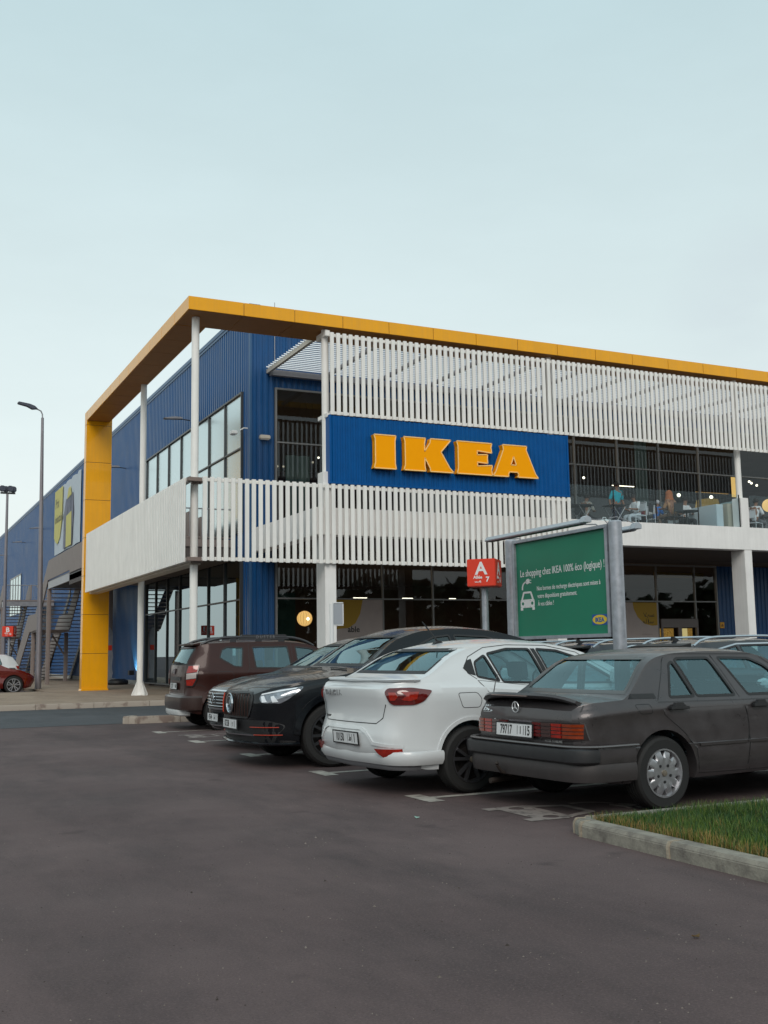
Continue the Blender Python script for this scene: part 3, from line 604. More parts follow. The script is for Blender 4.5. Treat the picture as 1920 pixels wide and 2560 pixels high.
# outside escape staircases
def stairs(dy, label, railed):
    r = empty('escape_staircase', (7.46, 51.7 + dy, .13), 0, label, 'staircase', None)
    def q(name, mb, m=BROWN, **k):
        mb.v = [(x - 7.46, y - 51.7, z - .13) for x, y, z in mb.v]; return mb.build(name, m, r, **k)
    prof = [(42.2, 5.9), (51.9, 5.87), (55.95, 3.54), (58.63, 3.52), (63.6, 1.15), (64.9, .45), (64.7, .13), (63.6, .13), (58.0, 2.66), (55.4, 2.72), (52.0, 4.95), (42.2, 5.0)]
    if dy > 0: prof = [(50.6, 5.9)] + prof[1:-1] + [(50.6, 5.0)]
    for xx in (7.43, 9.00): q('side_panel', MB().prism(prof, lambda u, v, d: (d, u, v), xx, xx + .05))
    f = MB().box((7.5, 42.3 if dy == 0 else 50.6, 4.86), (10.4, 56.2 if dy == 0 else 56.2, 4.94)); f.box((7.5, 55.4, 2.62), (9.0, 58.2, 2.70)); q('landing', f)
    gb = MB().box((7.40, 42.3 if dy == 0 else 50.6, 4.52), (7.50, 51.7, 4.84)); q('beam', gb, GREYM)
    gb = MB().box((7.46, 51.6 if dy == 0 else 50.6, 4.55), (10.4, 51.72 if dy == 0 else 50.7, 4.84)); q('beam', gb, GREYM)
    for i in range(12): q('tread', MB().box((7.5, 52.1 + i * .29, 4.72 - i * .185), (9.0, 52.36 + i * .29, 4.76 - i * .185)), smooth=0)
    for i in range(14): q('tread', MB().box((7.5, 58.3 + i * .40, 2.55 - i * .18), (9.0, 58.6 + i * .40, 2.60 - i * .18)), smooth=0)
    for i in range(25): q('tread', MB().box((9.15, 56.2 + i * .30, 4.75 - i * .185), (10.35, 56.46 + i * .30, 4.79 - i * .185)), smooth=0)
    t = MB()
    for xx in (9.1, 10.4): t.prism([(56.0, 4.86), (63.9, .13), (63.3, .13), (55.9, 4.5)], lambda u, v, d: (d, u, v), xx, xx + .04)
    q('stringer', t, DARK)
    for (x, y, z) in ((7.46, 51.7, 4.5), (7.56, 57.5, 2.62), (9.2, 57.5, 2.62), (10.3, 51.7, 4.55)):
        if dy > 0 and y < 50: continue
        q('post', MB().box((x - .09, y - .09, .13), (x + .09, y + .09, z)).box((x - .04, y - .12, .13), (x + .04, y - .092, z)))
    br = MB().bar((7.6, 57.5, 1.5), (8.4, 57.5, 2.5), .08); br.bar((9.1, 57.5, 1.5), (8.5, 57.5, 2.5), .08); q('brace', br)
    if railed:
        rr = MB().tube([(7.5, 50.65, 5.85), (10.4, 50.65, 5.85)], .03, 6)
        for i in range(20): rr.box((7.5 + i * .15, 50.64, 4.95), (7.515 + i * .15, 50.66, 5.85))
        rr.v = [(x + 0, y, z) for x, y, z in rr.v]; q('railing', rr, GREYM)
    r.location.y = 51.7 + dy
stairs(0, 'taupe steel escape staircase just left of the yellow pillar', False)
stairs(19.4, 'further taupe escape staircase with railed landing, behind the tall lamp post', True)

# ================================================================ CARS
def pchip(pts):
    """smooth interpolation through (x, v) points"""
    xs = np.array([p[0] for p in pts], float); ys = np.array([p[1] for p in pts], float); n = len(xs)
    if n == 1: return lambda x: float(ys[0])
    h = np.diff(xs); d = np.diff(ys) / h; m = np.zeros(n)
    for i in range(1, n - 1):
        if d[i - 1] * d[i] > 0:
            w1, w2 = 2 * h[i] + h[i - 1], h[i] + 2 * h[i - 1]; m[i] = (w1 + w2) / (w1 / d[i - 1] + w2 / d[i])
    m[0], m[-1] = d[0], d[-1]
    def f(x):
        if x <= xs[0]: return float(ys[0])
        if x >= xs[-1]: return float(ys[-1])
        i = int(np.searchsorted(xs, x) - 1); i = max(0, min(n - 2, i)); t = (x - xs[i]) / h[i]
        return float((1 + 2 * t) * (1 - t) ** 2 * ys[i] + t * (1 - t) ** 2 * h[i] * m[i] + t * t * (3 - 2 * t) * ys[i + 1] + t * t * (t - 1) * h[i] * m[i + 1])
    return f
def lin(pts):
    xs = [p[0] for p in pts]; ys = [p[1] for p in pts]
    return lambda x: float(np.interp(x, xs, ys))
def sm(t): t = max(0.0, min(1.0, t)); return t * t * (3 - 2 * t)

class Car:
    def __init__(s, S):
        s.S = S; s.top = pchip(S['top']); s.belt = pchip(S['belt']); s.plan = pchip(S['plan']); s.bot = pchip(S['bot']); s.crown = pchip(S['crown'])
        s.xr, s.xf = S['x0'], S['x1']; s.rs = pchip(S['rshift']); s.fs = pchip(S['fshift'])
    def section(s, x, inner=0.0):
        S = s.S; zt = s.top(x) - inner * .7; zb = min(s.belt(x), s.top(x) - 0.015); wp = s.plan(x)
        wb = wp * S['bf'] - inner; cr = min(s.crown(x), max(0.004, (zt - zb) * .8)) if zt > zb else .004
        if inner: zb -= .02; zt = max(zt, zb + .02)
        zre = max(zt - cr, zb + .006); wre = wb - S['lean'] * (zre - zb)
        P = []
        for t in (0, .22, .45, .65, .8, .9, .96, 1.0): P.append((wre * t, zt - (zt - zre) * t ** 2.4))
        hgt = zre - zb
        for t in (.12, .35, .6, .82): P.append((wre + (wb - wre) * (t if t > .12 else .06), zre - hgt * t))
        P.append((wb, zb))
        if inner:
            zf = S.get('floor', .42); P += [(wb, zb - .1), (wb, zf + .02), (wb * .5, zf), (0, zf)]
            return P
        zo = s.bot(x)
        for t, f in S['side']: P.append((wp * f, zb + (zo - zb) * t))
        P += [(wp * .80, zo - .005), (0, zo - .005)]
        return P
    def shift(s, x, z):
        S = s.S; L1, L2 = S.get('rl', .7), S.get('fl', .7); d = 0
        if x < s.xr + L1: d += s.rs(z) * (1 - sm((x - s.xr) / L1))
        if x > s.xf - L2: d += s.fs(z) * (1 - sm((s.xf - x) / L2))
        return d
    def loft(s, xs, inner=0.0):
        b = MB(); secs = [s.section(x, inner) for x in xs]; m = len(secs[0]); rows = []
        for x, P in zip(xs, secs):
            r = []
            for i in range(m):
                y, z = P[i]; b.v.append((x + s.shift(x, z), -y, z)); r.append(len(b.v) - 1)
            l = []
            for i in range(m):
                y, z = P[i]
                if y < 1e-6: l.append(r[i])
                else: b.v.append((x + s.shift(x, z), y, z)); l.append(len(b.v) - 1)
            rows.append((r, l))
        for k in range(len(xs) - 1):
            (r0, l0), (r1, l1) = rows[k], rows[k + 1]
            for i in range(m - 1):
                f = (r0[i], r1[i], r1[i + 1], r0[i + 1]); f2 = (l0[i + 1], l1[i + 1], l1[i], l0[i])
                for q in (f, f2):
                    q2 = [];
                    for a in q:
                        if a not in q2: q2.append(a)
                    if len(q2) > 2: b.f.append(tuple(q2))
        for end, bulge, sgn in ((0, s.S.get('rb', .05), -1), (-1, s.S.get('fb', .06), 1)):
            if inner: bulge = 0
            r, l = rows[end]; K = 10; g = []
            for i in range(m):
                y, z = secs[end][i]; x = xs[end] + s.shift(xs[end], z)
                if y < 1e-6: g.append([r[i]] * (K + 1)); continue
                row = [r[i]]
                for k in range(1, K):
                    yy = -y + 2 * y * k / K; zz = z
                    if i < 8:   # follow the crowned top
                        zz = z + 0
                    b.v.append((x + sgn * bulge * (1 - (yy / y) ** 2) * min(1, y / .5), yy, zz)); row.append(len(b.v) - 1)
                row.append(l[i]); g.append(row)
            for i in range(m - 1):
                for k in range(K):
                    q = [g[i][k], g[i + 1][k], g[i + 1][k + 1], g[i][k + 1]]; q2 = []
                    for a in q:
                        if a not in q2: q2.append(a)
                    if len(q2) > 2: b.f.append(tuple(q2) if end == 0 else tuple(q2[::-1]))
        return b
    def stations(s, a, c, dense=.035):
        xs = [a, a + .015, a + .04, a + .08]; x = a + .12
        while x < c - .12: xs.append(x); x += dense if dense else .06
        return xs + [c - .10, c - .06, c - .03, c - .01, c]

def to_obj(mb, name='tmp'):
    me = bpy.data.meshes.new(name); me.from_pydata(mb.v, [], mb.f); bm = bmesh.new(); bm.from_mesh(me)
    bmesh.ops.remove_doubles(bm, verts=bm.verts, dist=1e-5); bmesh.ops.recalc_face_normals(bm, faces=bm.faces); bm.to_mesh(me); bm.free()
    o = bpy.data.objects.new(name, me); COL.objects.link(o); return o
def boolean(mb, cutters):
    o = to_obj(mb); cs = [to_obj(c) for c in cutters]
    for c in cs:
        md = o.modifiers.new('b', 'BOOLEAN'); md.operation = 'DIFFERENCE'; md.solver = 'EXACT'; md.object = c
    bpy.context.view_layer.update(); dg = bpy.context.evaluated_depsgraph_get()
    me = bpy.data.meshes.new_from_object(o.evaluated_get(dg))
    for q in [o] + cs: md_ = q.data; bpy.data.objects.remove(q); bpy.data.meshes.remove(md_)
    return me

class Skin:
    """projects flat outlines on to the body surface"""
    def __init__(s, mb):
        o = to_obj(mb); bm = bmesh.new(); bm.from_mesh(o.data); s.t = BVHTree.FromBMesh(bm); bm.free(); d = o.data; bpy.data.objects.remove(o); bpy.data.meshes.remove(d)
    def hit(s, D, u, v, off):
        D = Vector(D).normalized(); U = Vector((0, 0, 1)).cross(D).normalized() if abs(D.z) < .9 else Vector((1, 0, 0))
        V = Vector((0, 0, 1)) if abs(D.z) < .9 else Vector((0, 1, 0))
        # u is measured along |U| oriented to +x / +y
        if abs(D.z) < .9:
            if abs(D.y) > .9: U = Vector((1, 0, 0))
            elif abs(D.x) > .9: U = Vector((0, 1, 0))
        o = U * u + V * v - D * 6
        h, n, i, d = s.t.ray_cast(o, D)
        if h is None:
            h, n, i, d = s.t.find_nearest(U * u + V * v - D * 1.0); 
        return h - D * off
    def patch(s, poly, D, off, grid=.06, skirt=.012):
        D = Vector(D).normalized(); bm = bmesh.new(); vs = [bm.verts.new((u, v, 0)) for u, v in poly]; bm.faces.new(vs)
        us = [p[0] for p in poly]; vv = [p[1] for p in poly]
        for ax, a, c in ((0, min(us), max(us)), (1, min(vv), max(vv))):
            n = int((c - a) / grid)
            for i in range(1, n + 1):
                t = a + (c - a) * i / (n + 1); co = (t, 0, 0) if ax == 0 else (0, t, 0); no = (1, 0, 0) if ax == 0 else (0, 1, 0)
                bmesh.ops.bisect_plane(bm, geom=bm.verts[:] + bm.edges[:] + bm.faces[:], plane_co=co, plane_no=no, dist=1e-5)
        bm.verts.index_update(); b = MB(); 
        b.v = [tuple(s.hit(D, v.co.x, v.co.y, off)) for v in bm.verts]; b.f = [tuple(v.index for v in f.verts) for f in bm.faces]
        if skirt:
            n = len(b.v); b.v += [tuple(Vector(p) + D * skirt) for p in b.v]
            for e_ in bm.edges:
                if len(e_.link_faces) == 1: a, c = e_.verts[0].index, e_.verts[1].index; b.f.append((a, c, c + n, a + n))
        bm.free(); return b
    def ribbon(s, pts, D, wd, off, closed=False, step=.05, skirt=.008):
        P = [Vector(p) for p in pts]; n = len(P); out = []
        rng = range(n if closed else n - 1); dense = []
        for i in rng:
            a, c = P[i], P[(i + 1) % n]; k = max(1, int((c - a).length / step))
            for j in range(k): dense.append(a + (c - a) * j / k)
        if not closed: dense.append(P[-1])
        m = len(dense); b = MB(); D = Vector(D).normalized()
        for i in range(m):
            p0 = dense[i - 1] if (closed or i > 0) else dense[i]; p1 = dense[(i + 1) % m] if (closed or i < m - 1) else dense[i]
            if closed or 0 < i < m - 1:
                d1 = (dense[i] - p0).normalized(); d2 = (p1 - dense[i]).normalized(); n1 = Vector((-d1.y, d1.x)); n2 = Vector((-d2.y, d2.x)); nn = (n1 + n2)
                nn = nn.normalized() / max(.5, nn.normalized().dot(n1)) if nn.length > 1e-6 else n1
            else: d1 = (p1 - p0).normalized(); nn = Vector((-d1.y, d1.x))
            for sg in (-1, 1):
                q = dense[i] + nn * sg * wd / 2; h = s.hit(D, q.x, q.y, off); b.v.append(tuple(h)); b.v.append(tuple(h + D * skirt))
        for i in range(m if closed else m - 1):
            a = 4 * i; c = 4 * ((i + 1) % m)
            b.f += [(a, c, c + 2, a + 2), (a, a + 1, c + 1, c), (a + 2, c + 2, c + 3, a + 3)]
        return b

def rounded(poly, r=.03, n=4):
    out = []; m = len(poly)
    for i in range(m):
        p, a, c = Vector(poly[i]), Vector(poly[i - 1]), Vector(poly[(i + 1) % m]); d1 = (a - p); d2 = (c - p); rr = min(r, d1.length * .45, d2.length * .45)
        s_, e_ = p + d1.normalized() * rr, p + d2.normalized() * rr
        for k in range(n + 1):
            t = k / n; out.append(tuple(s_ * (1 - t) ** 2 + p * 2 * t * (1 - t) + e_ * t * t))
    return out

TYRE = mat('tyre_rubber', (0.013, 0.013, 0.013), 0.75, bump=.1, bscale=200)
RUB = mat('black_rubber', (0.012, 0.012, 0.013), 0.55)
PLAS = mat('black_plastic', (0.022, 0.022, 0.024), 0.5, var=.15, scale=8)
CHR = mat('chrome', (0.62, 0.66, 0.70), 0.12, metal=1.0)
ALU = mat('alloy_silver', (0.42, 0.42, 0.44), 0.36, metal=.75, var=.18, scale=14)
PLT = mat('plate_white', (0.66, 0.67, 0.68), 0.45, var=.03)
TLR = mat('tail_red', (0.30, 0.014, 0.006), 0.12, coat=1.0, var=.35, scale=14)
TLA = mat('tail_amber', (0.22, 0.030, 0.006), 0.14, coat=1.0, var=.3, scale=12)
TLD = mat('tail_dark_red', (0.10, 0.006, 0.006), 0.08, coat=1.0, var=.3, scale=10)
HLG = mat('lamp_clear', (0.22, 0.24, 0.27), 0.08, metal=.5, coat=1.0, var=.5, scale=10)
SEAT = mat('seat_cloth', (0.035, 0.036, 0.04), 0.85)
CABIN = mat('cabin_dark', (0.03, 0.032, 0.035), 0.8)

def wheel(parent, x, y, r, rr, wd, style, side, m_rim, steer=0.0):
    """side = -1 outer face towards -y, +1 towards +y"""
    w_ = MB(); h = wd / 2
    prof = [(rr * .97, -h * .92), (rr * 1.02, -h), (r * .90, -h * 1.02), (r * .97, -h * .86), (r, -h * .6)]
    for t in (-.45, -.15, .15, .45): prof += [(r, h * t - .012), (r - .008, h * t - .008), (r - .008, h * t + .008), (r, h * t + .012)]
    prof += [(r, h * .6), (r * .97, h * .86), (r * .90, h * 1.02), (rr * 1.02, h), (rr * .97, h * .92)]
    w_.lathe(prof, (0, 0, 0), 'y', 40); o = w_.build('wheel', TYRE, parent, smooth=30); o.location = (x, y, r); o.rotation_euler.z = steer
    s = side; rim = MB(); rim.lathe([(rr, -h * .9 * 1), (rr, h * .9)], (0, 0, 0), 'y', 36); rim.lathe([(rr, s * h * .93), (rr * 1.0, s * h * 1.04), (rr * .94, s * h * 1.04), (rr * .90, s * h * .80), (rr * .88, -s * h * .5)], (0, 0, 0), 'y', 36)
    bk = MB().lathe([(0, s * h * .35), (rr * .9, s * h * .35)], (0, 0, 0), 'y', 32); bk.lathe([(0, s * h * .45), (rr * .55, s * h * .45), (rr * .55, s * h * .36)], (0, 0, 0), 'y', 24)
    bk.build('brake_disc', mat('brake_dark', (0.03, 0.028, 0.027), .5, metal=.6), o)
    y0 = s * h * .62; y1 = s * h * .98; W = lambda a, rad, yy: (rad * math.cos(a), yy, rad * math.sin(a))
    if style == 'disc':     # flat pressed alloy with ten notches round the edge
        N = 10; M_ = N * 12; out = []
        for i in range(M_):
            a = 2 * math.pi * i / M_; ph = (i % 12) / 12; k = rr * .93 if (ph < .30 or ph > .70) else rr * (.93 - .25 * math.sin((ph - .30) / .40 * math.pi) ** .55)
            out.append((a, k))
        nn = len(out)
        vs = [W(a, k, y1 - s * .012) for a, k in out] + [W(a, min(k, rr * .62), y1 + s * .004) for a, k in out] + [W(a, rr * .30, y1 - s * .004) for a, k in out] + [(0, y1 - s * .002, 0)] + [W(a, k, y0 - s * .02) for a, k in out]
        fs = []
        for i in range(nn):
            j = (i + 1) % nn; fs += [(i, j, nn + j, nn + i), (nn + i, nn + j, 2 * nn + j, 2 * nn + i), (2 * nn + i, 2 * nn + j, 3 * nn), (i, 3 * nn + 1 + i, 3 * nn + 1 + j, j)]
        rim.add(vs, fs)
    else:
        n, ww, dbl = {'five': (5, .30, 0), 'twin5': (5, .13, 1), 'petal': (5, .11, 2), 'multi': (7, .12, 1)}[style]
        for i in range(n):
            a0 = 2 * math.pi * (i + .25) / n
            for dv in ((0,) if not dbl else (-.24, .24)):
                p0 = Vector(W(a0 + (dv * .5 if dbl else 0), rr * .16, y1 - s * .01)); p1 = Vector(W(a0 + dv, rr * .94, y1 - s * .005))
                rim.bar(p0, p1, rr * ww, .035, up=(0, 1, 0))
            if dbl == 2: rim.bar(W(a0 - .26, rr * .93, y1 - s * .01), W(a0 + .26, rr * .93, y1 - s * .01), rr * .10, .03, up=(0, 1, 0))
        rim.lathe([(0, y1), (rr * .17, y1), (rr * .2, y1 - s * .03)], (0, 0, 0), 'y', 20)
    rim.build('rim', m_rim, o, smooth=30)
    hb = MB().lathe([(0, y1 + s * .012), (rr * .12, y1 + s * .010), (rr * .14, y1 - s * .005)], (0, 0, 0), 'y', 16); hb.build('hub_cap', mat('hub_dull', (0.22, 0.19, 0.15), .5, metal=.5), o)
    if style == 'disc':
        hl = MB()
        for i in range(5): a = 2 * math.pi * (i + .5) / 5 + .31; hl.lathe([(0, s * .006), (rr * .062, s * .005), (rr * .062, -s * .01)], W(a, rr * .36, y1 - s * .002), 'y', 10)
        hl.build('wheel_bolt', RUB, o)
    return o

def sweep(path, sec, b=None):
    """section (outward, z) swept along a plan path [(x, y, nx, ny)]"""
    b = b or MB(); k = len(b.v); m = len(sec)
    for x, y, nx, ny in path:
        for d, z in sec: b.v.append((x + nx * d, y + ny * d, z))
    for i in range(len(path) - 1):
        for j in range(m): j2 = (j + 1) % m; b.f.append((k + i * m + j, k + i * m + j2, k + (i + 1) * m + j2, k + (i + 1) * m + j))
    b.f.append(tuple(k + j for j in range(m))); b.f.append(tuple(k + (len(path) - 1) * m + j for j in range(m))[::-1]); return b
def ubend(xe, xs_, w_, rc, sgn, bow=.04):
    """U-shaped plan path round one end of the car: side start xs_, end xe"""
    pts = [(xs_, -w_)]; cx = xe - sgn * rc
    pts += [(cx * .5 + xs_ * .5, -w_)]
    for i in range(7):
        t = i / 6 * math.pi / 2; pts.append((cx + sgn * rc * math.sin(t), -w_ + rc - rc * math.cos(t)))
    for k in (-.5, 0, .5): pts.append((xe + sgn * bow * (1 - (k * 1.0) ** 2 * 2), k * 2 * (w_ - rc) * .55))
    for i in range(7):
        t = (6 - i) / 6 * math.pi / 2; pts.append((cx + sgn * rc * math.sin(t), w_ - rc + rc * math.cos(t)))
    pts += [(cx * .5 + xs_ * .5, w_), (xs_, w_)]
    out = []
    for i, p in enumerate(pts):
        a = Vector(pts[max(0, i - 1)]); c = Vector(pts[min(len(pts) - 1, i + 1)]); d = (c - a).normalized(); n = Vector((d.y, -d.x)) * (1 if sgn < 0 else -1)
        n = -n if n.dot(Vector(p) - Vector((xs_, 0))) < 0 else n
        out.append((p[0], p[1], n.x, n.y))
    return out

def plate(parent, loc, face, txt, tilt=0.0, w_=.52, h_=.11):
    """number plate; face=-1 seen from the rear (-x), +1 seen from the front (+x)"""
    p = empty('number_plate', loc); p.parent = parent; p.rotation_euler = (0, tilt, 0)
    f = face
    MB().box((0, -w_ / 2, -h_ / 2), (f * .012, w_ / 2, h_ / 2)).build('plate', PLT, p, bevel=.002)
    fr = MB()
    for a, c in (((-w_ / 2 - .008, -h_ / 2 - .012), (w_ / 2 + .008, -h_ / 2)), ((-w_ / 2 - .008, h_ / 2), (w_ / 2 + .008, h_ / 2 + .008)), ((-w_ / 2 - .008, -h_ / 2), (-w_ / 2, h_ / 2)), ((w_ / 2, -h_ / 2), (w_ / 2 + .008, h_ / 2))): fr.box((0, a[0], a[1]), (f * .015, c[0], c[1]))
    fr.build('plate_frame', RUB, p, smooth=0)
    P3 = lambda u, v, d: (f * (.0125 + d), (-u if f < 0 else u), v)
    a, mid, c = txt; b = MB()
    t1 = text_mb(a, h_ * 1.02, lambda u, v, d: P3(u - w_ * .22, v - h_ * .34, d), .001, .0025, 'CENTER', .62 if len(a) > 4 else .8)
    b.add(t1.v, t1.f)
    t2 = text_mb(c, h_ * 1.02, lambda u, v, d: P3(u + w_ * .37, v - h_ * .34, d), .001, .0025, 'CENTER', .7); b.add(t2.v, t2.f)
    for k in (.10, .27): x = w_ * k; b.add([P3(x - .003, -h_ * .34, .001), P3(x + .003, -h_ * .34, .001), P3(x + .003, h_ * .36, .001), P3(x - .003, h_ * .36, .001)], [(0, 1, 2, 3)])
    # arabic letter drawn as strokes
    g = {'alif': [[(0, -.3), (0, .32)]], 'ta': [[(-.28, -.22), (.2, -.22), (.32, -.05), (.2, .06), (-.02, -.12)], [(-.05, -.2), (-.05, .4)]], 'waw': [[(.12, .1), (-.02, .18), (-.1, .06), (0, -.02), (.12, .06), (.08, -.2), (-.12, -.34)]]}[mid]
    cx = w_ * .185; s_ = h_ * .95
    for st in g:
        for (p0, p1) in zip(st, st[1:]):
            A = Vector((cx + p0[0] * s_ * .8, p0[1] * s_)); B_ = Vector((cx + p1[0] * s_ * .8, p1[1] * s_)); d = (B_ - A).normalized(); n = Vector((-d.y, d.x)) * .005
            b.add([P3(*(A - n), .001), P3(*(B_ - n), .001), P3(*(B_ + n), .001), P3(*(A + n), .001)], [(0, 1, 2, 3)])
    b.build('lettering', BLACKT, p, smooth=0, fixn=False)
    return p

def seat(parent, x, y, w_=.50, head=True, z=.42, h=.62, lean=.22):
    s_ = MB(); s_.prism([(-.02, 0), (.50, .05), (.52, .17), (.02, .16)], lambda u, v, d: (x + u, y + d, z + v), -w_ / 2, w_ / 2)
    s_.prism([(0, .12), (.12, .14), (-lean + .10, h), (-lean - .02, h)], lambda u, v, d: (x + u, y + d, z + v), -w_ / 2, w_ / 2)
    if head: s_.prism([(-lean - .02, h + .04), (-lean + .08, h + .03), (-lean + .06, h + .21), (-lean - .04, h + .20)], lambda u, v, d: (x + u, y + d, z + v), -.13, .13); s_.box((x - lean - .0, y - .06, z + h - .02), (x - lean + .03, y + .06, z + h + .06))
    return s_.build('seat', SEAT, parent, bevel=.03, smooth=40)

def build_car(name, label, cat, pose, S, paint, group='cars parked nose to tail in the bays'):
    x, y, yaw = pose[:3]; z = pose[3] if len(pose) > 3 else 0.0
    root = empty(name, (x, y, z), R(yaw), label, cat, group)
    C = Car(S); xs = C.stations(S['x0'], S['x1']); full = C.loft(xs); sk = Skin(full)
    cut = []; r, ar = S['r'], S['arch']; wb = S['wb']
    for wx in (0, wb):
        for sg in (-1, 1):
            c = MB(); yo = S['hw'] + .15; yi = S['hw'] - .40; n = 40
            prof = [(wx + ar * math.cos(t), max(-.1, r + ar * math.sin(t)) if math.sin(t) > -.35 else -.1) for t in [2 * math.pi * i / n for i in range(n)]]
            prof = [(wx + ar * math.cos(t), r + ar * math.sin(t)) for t in [-.25 + (math.pi + .5) * i / 26 for i in range(27)]] + [(wx - ar, -.2), (wx + ar, -.2)]
            c.prism(prof, lambda u, v, d, sg=sg: (u, sg * d, v), yi, yo); cut.append(c)
    if S.get('cabin'):
        a, c_ = S['cabin']; cx = [a + (c_ - a) * i / 24 for i in range(25)]; cut.append(C.loft(cx, S.get('wall', .055)))
        for poly in S['sidewin']: cut.append(MB().prism(rounded(poly, .025, 3), lambda u, v, d: (u, d, v), -1.4, 1.4))
        if S.get('ws'): cut.append(MB().prism(S['ws'], lambda u, v, d: (d, u, v), S['mid'], S['x1'] + 1))
        if S.get('rw'): cut.append(MB().prism(S['rw'], lambda u, v, d: (d, u, v), S['x0'] - 1, S['midr']))
    me = boolean(full, cut); body = finish(me, 'body', paint, root, smooth=28)
    # inner floor / wheel wells
    fl = MB().box((S['x0'] + .25, -S['hw'] + .42, S['bot'][0][1] + .01), (S['x1'] - .3, S['hw'] - .42, S['bot'][0][1] + .05))
    fl.build('underbody', CABIN, root)
    # glass
    if S.get('cabin'):
        for sg in (-1, 1):
            for poly in S['sidewin']:
                sk.patch(rounded(poly, .025, 3), (0, -sg, 0), -.010, .09, 0).build('side_window', S.get('glass', GLC), root, fixn=False)
                fr = sk.ribbon(rounded(poly, .025, 3), (0, -sg, 0), .022, .003, True, .05, .03); fr.build('window_seal', RUB, root)
        if S.get('ws'): sk.patch(S['ws'], (-1, 0, 0), -.008, .09, 0).build('windscreen', GLC, root, fixn=False); sk.ribbon(S['ws'], (-1, 0, 0), .035, .003, True, .05, .03).build('window_seal', RUB, root)
        if S.get('rw'): sk.patch(S['rw'], (1, 0, 0), -.008, .09, 0).build('rear_window', GLC, root, fixn=False); sk.ribbon(S['rw'], (1, 0, 0), .03, .003, True, .05, .03).build('window_seal', S.get('rwseal', RUB), root)
        for yy in (-.37, .37): seat(root, S['seatx'], yy)
        seat(root, S['seatx'] - .88, 0, 1.15, False, .42, .56); 
        ds = MB().prism([(S['seatx'] + .95, .55), (S['seatx'] + 1.0, S['dash'] - .03), (S['seatx'] + 1.5, S['dash'] - .02), (S['seatx'] + 1.5, .55)], lambda u, v, d: (u, d, v), -S['hw'] + .16, S['hw'] - .16); ds.build('dashboard', CABIN, root, bevel=.02)
        sw = MB(); n = 20; cx, cy, cz = S['seatx'] + .72, .37, S['dash'] - .02
        sw.tube([(cx - .06 * math.sin(t), cy + .18 * math.cos(t), cz + .17 * math.sin(t)) for t in [2 * math.pi * i / n for i in range(n + 1)]], .013, 6); sw.build('steering_wheel', CABIN, root)
    # wheels
    for k, wx in enumerate((0, wb)):
        for sg in (-1, 1):
            wheel(root, wx, sg * (S['hw'] - S.get('inset', .13)), r, S['rr'], S['tw'], S['style'], sg, S['rim'], S.get('steer', 0) if k else 0)
    # doors: raised skins below the glass with open shut lines
    for sg in (-1, 1):
        D = (0, -sg, 0)
        for j, poly in enumerate(S.get('doors', [])):
            d = sk.patch(poly, D, .003, .07, .008).build('door', paint, root, smooth=28)
            sk.ribbon(poly, D, .010, .0015, True, .06, .006).build('door_gap', RUB, d)
            hx = S['handles'][j]
            hm = S.get('handle_m', PLAS); p = sk.hit(D, hx[0], hx[1], .0)
            hb = MB(); yy = p.y + sg * .004
            hb.box((hx[0] - .10, yy, hx[1] - .018), (hx[0] + .10, yy + sg * .008, hx[1] + .022)); hb.box((hx[0] - .11, yy + sg * .022, hx[1] - .014), (hx[0] + .11, yy + sg * .040, hx[1] + .012)); hb.box((hx[0] - .11, yy, hx[1] - .012), (hx[0] - .09, yy + sg * .024, hx[1] + .010)); hb.box((hx[0] + .09, yy, hx[1] - .012), (hx[0] + .11, yy + sg * .024, hx[1] + .010))
            if S.get('handle_bump'): hb.prism([(hx[0] - .07, hx[1]), (hx[0] + .07, hx[1]), (hx[0] + .05, hx[1] + .045), (hx[0] - .05, hx[1] + .045)], lambda u, v, d: (u, d, v), yy, yy + sg * .03)
            hb.build('handle', hm, d, bevel=.004)
        for ln in S.get('lines', []): sk.ribbon(ln, D, .007, .0012, False, .05, .004).build('panel_gap', RUB, root)
        if S.get('fuel') and sg == -1: sk.ribbon(rounded(S['fuel'], .03), D, .006, .0012, True, .04, .004).build('fuel_flap', RUB, root)
        mx = S['mirror']; p = sk.hit(D, mx[0], mx[1], 0)
        mr_ = MB().prism([(mx[0] - .02, mx[1] - .02), (mx[0] + .12, mx[1] + .0), (mx[0] + .10, mx[1] + .10), (mx[0] + .02, mx[1] + .13), (mx[0] - .02, mx[1] + .12)], lambda u, v, d: (u, d, v), p.y + sg * .07, p.y + sg * .25)
        mo = mr_.build('mirror', S.get('mirror_m', paint), root, bevel=.02); MB().box((mx[0] + .02, p.y - sg * .02, mx[1] - .02), (mx[0] + .09, p.y + sg * .10, mx[1] + .02)).build('mirror_arm', PLAS, mo, bevel=.006)
    return root, C, sk, body

